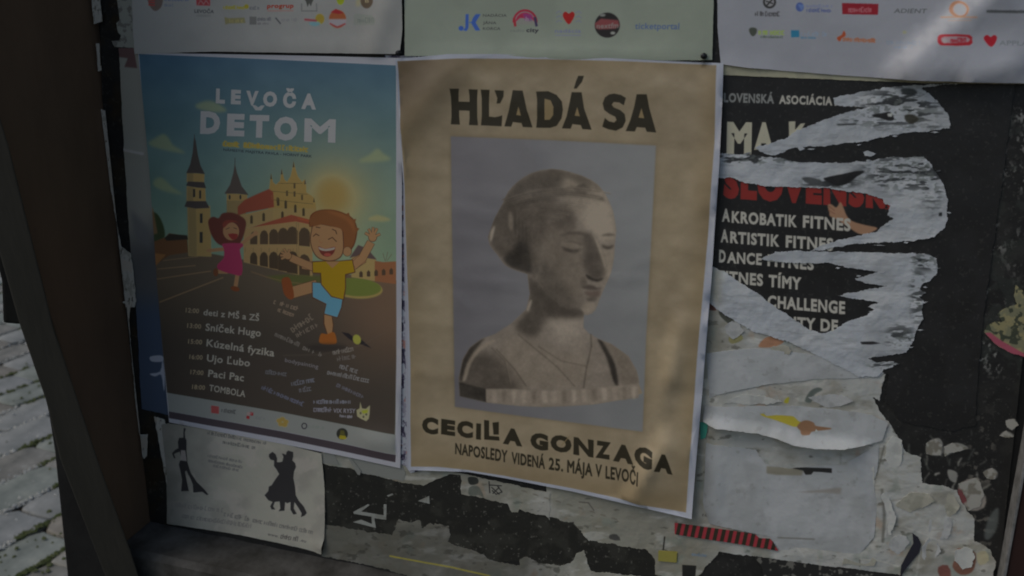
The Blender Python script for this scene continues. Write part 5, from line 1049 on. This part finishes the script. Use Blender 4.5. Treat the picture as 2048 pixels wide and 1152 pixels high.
PB = D1((118, 590), (300, 598), (500, 618), (600, 640), (880, 650), (1050, 640), (1130, 620), (1220, 610), (1330, 612), (1410, 606), (1460, 660), (1500, 730), (1530, 790), (1562, 870), (1552, 950), (1560, 1000), (1540, 1060), (1480, 1112), (1350, 1138), (1100, 1152), (960, 1164), (850, 1182), (700, 1203), (760, 1170), (850, 1142), (1000, 1105), (1110, 1082), (1150, 1050), (1190, 1020), (1220, 1000), (1180, 980), (1205, 910), (1170, 905), (1150, 870), (1050, 848), (950, 830), (800, 810), (650, 802), (520, 798), (400, 792), (280, 775), (215, 742), (108, 745))
PC = D2((385, 245), (480, 200), (600, 190), (900, 200), (1200, 205), (1440, 212), (1492, 240), (1495, 330), (1450, 380), (1400, 405), (1380, 440), (1425, 455), (1380, 480), (1410, 510), (1395, 560), (1402, 620), (1360, 700), (1345, 765), (1300, 830), (1220, 848), (1050, 868), (1110, 892), (1220, 890), (1210, 922), (1160, 940), (1120, 985), (1000, 985), (800, 880), (560, 762), (340, 700), (200, 622), (120, 570), (40, 500), (66, 288), (150, 320), (250, 390), (380, 470), (480, 550), (600, 630), (690, 690), (770, 715), (850, 690), (930, 640), (1050, 600), (1100, 560), (1060, 545), (1140, 515), (1000, 498), (870, 475), (1000, 446), (1180, 415), (1060, 398), (980, 370), (1125, 325), (1020, 310), (940, 300), (850, 275), (800, 262), (700, 272), (500, 262))
for i, (pp, zz) in enumerate(((PA, .0016), (PB, .0018), (PC, .0020))):
    sheet('torn_patch', jag(pp, 1.9, 1.8, 60+i), zz, W_, Wm, .0005, 45, s=.0055, parent=fit, seed=60+i, thick=.0004)
rs_ = random.Random(12)
shreds = [D1(p)[0] for p in ((700, 560), (1000, 535), (1230, 478), (1480, 455), (1500, 700), (1130, 1165), (1300, 1150), (300, 592), (1060, 632), (1570, 960), (1180, 1040))]+[D2(p)[0] for p in ((1150, 330), (1190, 440), (1150, 530), (930, 655), (1420, 420), (1400, 520), (1390, 690), (1330, 800), (1230, 905), (870, 300), (1090, 575), (1060, 610), (1490, 300), (1000, 350))]
for i, (x, y) in enumerate(shreds):
    L_ = rs_.uniform(9, 26); h_ = rs_.uniform(1.6, 3.6); sl_ = rs_.uniform(-.22, .1)
    sheet('torn_shred', jag([(x-L_/2, y), (x-L_*.1, y-h_*.6+sl_*L_*.2), (x+L_/2, y+sl_*L_), (x, y+h_*.6)], .7, 1.6, 200+i), .0022, W_, Wm, .0001, 45, s=.004, parent=fit, seed=i)
for i, pp in enumerate((D1((610, 545), (640, 540), (662, 560), (630, 572)), D1((1030, 580), (1060, 570), (1110, 590), (1080, 608), (1040, 605)))):
    sheet('torn_patch', jag(pp, .5, 2, 70+i), .0015, W_, Wm, .0001, 45, s=.004, parent=fit, seed=70+i)
# big loose white sheets under it
Q_ = Canvas([(1380, 680), (1800, 680), (1800, 1140), (1380, 1140)], (106, 109, 112), 2400)
Q_.mottle((96, 98, 100), 50, .45, .7, .6); Q_.mottle((84, 85, 84), 13, .70, .78, .35, seed=5); Q_.mottle((114, 116, 120), 35, .5, .7, .5, seed=7)
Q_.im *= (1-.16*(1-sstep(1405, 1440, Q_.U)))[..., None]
Q_.poly(D3((378, 125), (400, 122), (420, 138), (480, 132), (540, 135), (590, 140), (615, 165), (640, 180), (620, 205), (590, 205), (480, 165), (400, 140)), (112, 104, 36), .5); Q_.poly(D3((640, 172), (680, 165), (720, 182), (730, 200), (820, 212), (820, 222), (740, 230), (700, 238), (690, 255), (640, 255), (632, 228), (610, 205)), (88, 66, 50), .6, sm=2)
Q_.poly(D3((575, 460), (830, 468), (830, 498), (760, 492), (715, 490), (700, 508), (665, 510), (650, 485), (590, 478)), (28, 28, 28), .5); Q_.poly(D3((420, 455), (575, 465), (650, 485), (640, 515), (480, 510), (420, 500)), (88, 86, 78), 1.2); Q_.poly(D3((370, 365), (560, 400), (900, 380), (930, 440), (420, 440)), (86, 84, 76), 3, .7)
Q_.poly(D3((600, 620), (890, 590), (885, 630), (780, 622)), (88, 84, 80), 1.5, .7); Q_.line(D3((490, 905), (720, 915)), 2.4, (64, 62, 58), 1, .7); Q_.scrib(*D3((580, 1045), (760, 1055)), 6, (50, 50, 50), 3)
Qm = Q_.material('loose white sheet', .5, .4, .3)
lift = lambda u, v: .012*sstep(15, 0, np.abs(v-(790+ (u-1400)*.19+50-np.clip((u-1640)/120, 0, 1)*14)-2))*sstep(1400, 1440, u)*(1-sstep(1690, 1765, u))
tag(sheet('torn_paper', jag(D2((40, 840), (140, 825), (350, 808), (600, 832), (820, 862), (1000, 900), (1160, 960), (1130, 990), (700, 1003), (400, 1040), (280, 1062), (150, 1090), (60, 1120)), .9, 3, 80), .0015, Q_, Qm, .0006, 35, seed=80), 'smooth white torn strip directly below the diagonal rip of the black poster', 'torn paper')
tag(sheet('torn_paper', jag(D3((30, 70), (150, 80), (440, 72), (640, 75), (860, 95), (1080, 128), (1185, 180), (1150, 290), (1080, 312), (900, 318), (740, 312), (600, 290), (500, 255), (400, 232), (300, 215), (60, 180), (20, 170)), .7, 3, 81), .0022, Q_, Qm, .0005, 35, seed=81, s=.0045, lift=lift), 'white torn sheet with a bright curled lower lip and a yellow arrow-like fleck', 'torn paper')
tag(sheet('torn_paper', jag(D3((40, 310), (200, 335), (350, 352), (380, 400), (420, 440), (560, 470), (900, 440), (1130, 320), (1120, 480), (1095, 560), (1118, 700), (1100, 900), (1000, 1015), (780, 1028), (620, 1000), (495, 985), (440, 900), (350, 880), (60, 820), (20, 700)), 1.0, 3, 82), .0014, Q_, Qm, .0007, 28, seed=82, creases=((D3((100, 340))[0], D3((80, 780))[0], .002, .006), (D3((900, 320))[0], D3((1110, 880))[0], .0012, .008))), 'large loose white sheet at the lower right with a black slot in it', 'torn paper')
# red and black striped strip
c = Canvas([(1330, 1030), (1570, 1030), (1570, 1115), (1330, 1115)], (102, 34, 40), 2800)
for i in range(14):
    x = 1349+i*14.6; yb = 1044+(x-1349)*.16
    c.poly([(x+9, yb-4), (x+16.5, yb-2.5), (x+8, yb+34), (x+.5, yb+33)], (32, 30, 24), .4)
m = c.material('striped strip print', .45)
tag(sheet('striped_strip', [(1350, 1043), (1400, 1050), (1460, 1058)]+D3((350, 880), (375, 905), (440, 908), (462, 930), (495, 985), (440, 975), (200, 935), (0, 905))+[(1350, 1066)], .0026, c, m, .0003, 40, s=.005), 'red and black diagonally striped strip stuck below the wanted poster', 'strip')
# leaf shaped gap shadow: dark crescent of board showing through, built as a black torn piece
c = Canvas([(1790, 1050), (1850, 1050), (1850, 1165), (1790, 1165)], (24, 24, 30), 1500); m = c.material('dark gap')
tag(flat_scrap('paper_scrap', D3((1340, 875), (1375, 900), (1395, 945), (1380, 1000), (1330, 1060), (1290, 1110), (1262, 1160), (1268, 1080), (1310, 1000), (1345, 940)), .0020, c, m), 'black crescent shaped sheet standing in for a dark gap at the bottom right of the torn layers', 'paper scrap')
c = Canvas([(1490, 1100), (1820, 1100), (1820, 1170), (1490, 1170)], (24, 24, 24), 1500); c.mottle((80, 80, 76), 10, .62, .68, .7); m = c.material('dark bottom')
tag(flat_scrap('torn_paper', jag([(1508, 1110), (1560, 1118), (1650, 1130), (1740, 1140), (1805, 1150), (1805, 1200), (1540, 1200), (1525, 1135)], 1.2, 3, 90), .0018, c, m), 'black torn remnant at the very bottom under the loose white sheet', 'torn paper')
c = Canvas([(1370, 820), (1430, 820), (1430, 890), (1370, 890)], (36, 86, 76), 1500); m = c.material('green scrap')
tag(flat_scrap('paper_scrap', D3((0, 175), (30, 178), (52, 180), (45, 240), (35, 275), (5, 285)), .0020, c, m), 'small teal green paper scrap beside the right edge of the wanted poster', 'paper scrap')
c = Canvas([(1300, 1090), (1370, 1090), (1370, 1130), (1300, 1130)], (92, 88, 44), 1500); m = c.material('yellow scrap')
tag(flat_scrap('paper_scrap', E2((1720, 705), (1838, 712), (1835, 778), (1718, 768)), .0020, c, m), 'small yellow paper scrap below the striped strip', 'paper scrap')
# yellow and pink scrap at the right edge
c = Canvas([(1955, 560), (2090, 560), (2090, 730), (1955, 730)], (74, 74, 60), 2200)
c.mottle((90, 86, 64), 16, .5, .6, .9); c.mottle((34, 38, 32), 9, .55, .62, .9, seed=3)
c.poly(D2((1795, 710), (1830, 708), (1900, 760), (1980, 805), (2060, 850), (2060, 870), (1960, 840), (1860, 780)), (102, 50, 62), .5)
m = c.material('yellow pink scrap')
tag(sheet('torn_paper', jag(D2((1990, 410), (2030, 440), (2060, 470), (2200, 480), (2220, 860), (2040, 860), (1960, 838), (1860, 780), (1795, 705), (1810, 660), (1870, 640), (1905, 640), (1875, 590), (1910, 560), (1960, 540), (2000, 530), (1980, 480)), 1, 3, 91), .0012, c, m, .0006, 50, s=.005), 'yellow and pink remnant of a torn poster at the right edge', 'torn paper')
# small residues of paper on the black board at the right
c = plain_canvas([(1730, 830), (2045, 830), (2045, 1150), (1730, 1150)], (96, 96, 93), mot=((64, 62, 56), 12, .5, .66, .7)); m = c.material('residue')
for pts, lb in (([(1540, 335), (1600, 310), (1690, 345), (1640, 362), (1570, 380), (1545, 395)], 'small pale residue of paper on the black board, the wider of a close pair'), ([(1430, 310), (1490, 285), (1530, 320), (1520, 390), (1430, 380)], 'small squarish pale paper residue on the black board, left one of a close pair'),
        ([(1930, 170), (1980, 160), (2010, 195), (1970, 230), (1935, 210)], 'pale round paper residue near the right frame, the uppermost there'), ([(1890, 265), (1930, 235), (1980, 270), (1930, 275)], 'pale flat paper residue just below the uppermost one near the right frame'), ([(1785, 495), (1840, 470), (1875, 500), (1860, 540), (1810, 530)], 'pale oval paper residue midway down beside the right frame'),
        ([(1630, 570), (1740, 530), (1770, 560), (1790, 640), (1760, 720), (1690, 735), (1680, 660)], 'pale and reddish paper residue above the ragged lower right corner')):
    tag(flat_scrap('paper_scrap', jag(D3(*pts), 1.5, 2.0, len(lb)), .0008, c, m), lb, 'paper scrap')
# pins
M_pin = mat('pin plastic', (.012, .012, .013), (.02, .02, .02), .35, 20, .5)
for (u, v), lb in (((803, 106), 'small black pin at the corner between the two left top posters'), ((1409, 112), 'small black pin under the top centre poster near its right corner')):
    p = P(u, v); bm = bmesh.new()
    prof = [(.0022, .0036), (.0027, .0050), (.0016, .0058), (.0014, .0088), (.0024, .0100), (.0020, .0112), (.0003, .0115)]; rows = []
    for r_, z_ in prof: rows.append([bm.verts.new(toW((p[0]+r_*math.cos(a*math.pi/6), p[1]+r_*math.sin(a*math.pi/6), z_*.8))) for a in range(12)])
    for a, b in zip(rows, rows[1:]):
        for i in range(12): bm.faces.new((a[i], a[(i+1) % 12], b[(i+1) % 12], b[i]))
    bm.faces.new(rows[-1]); tag(link('push_pin', bm, M_pin, sm=True), lb, 'pin')
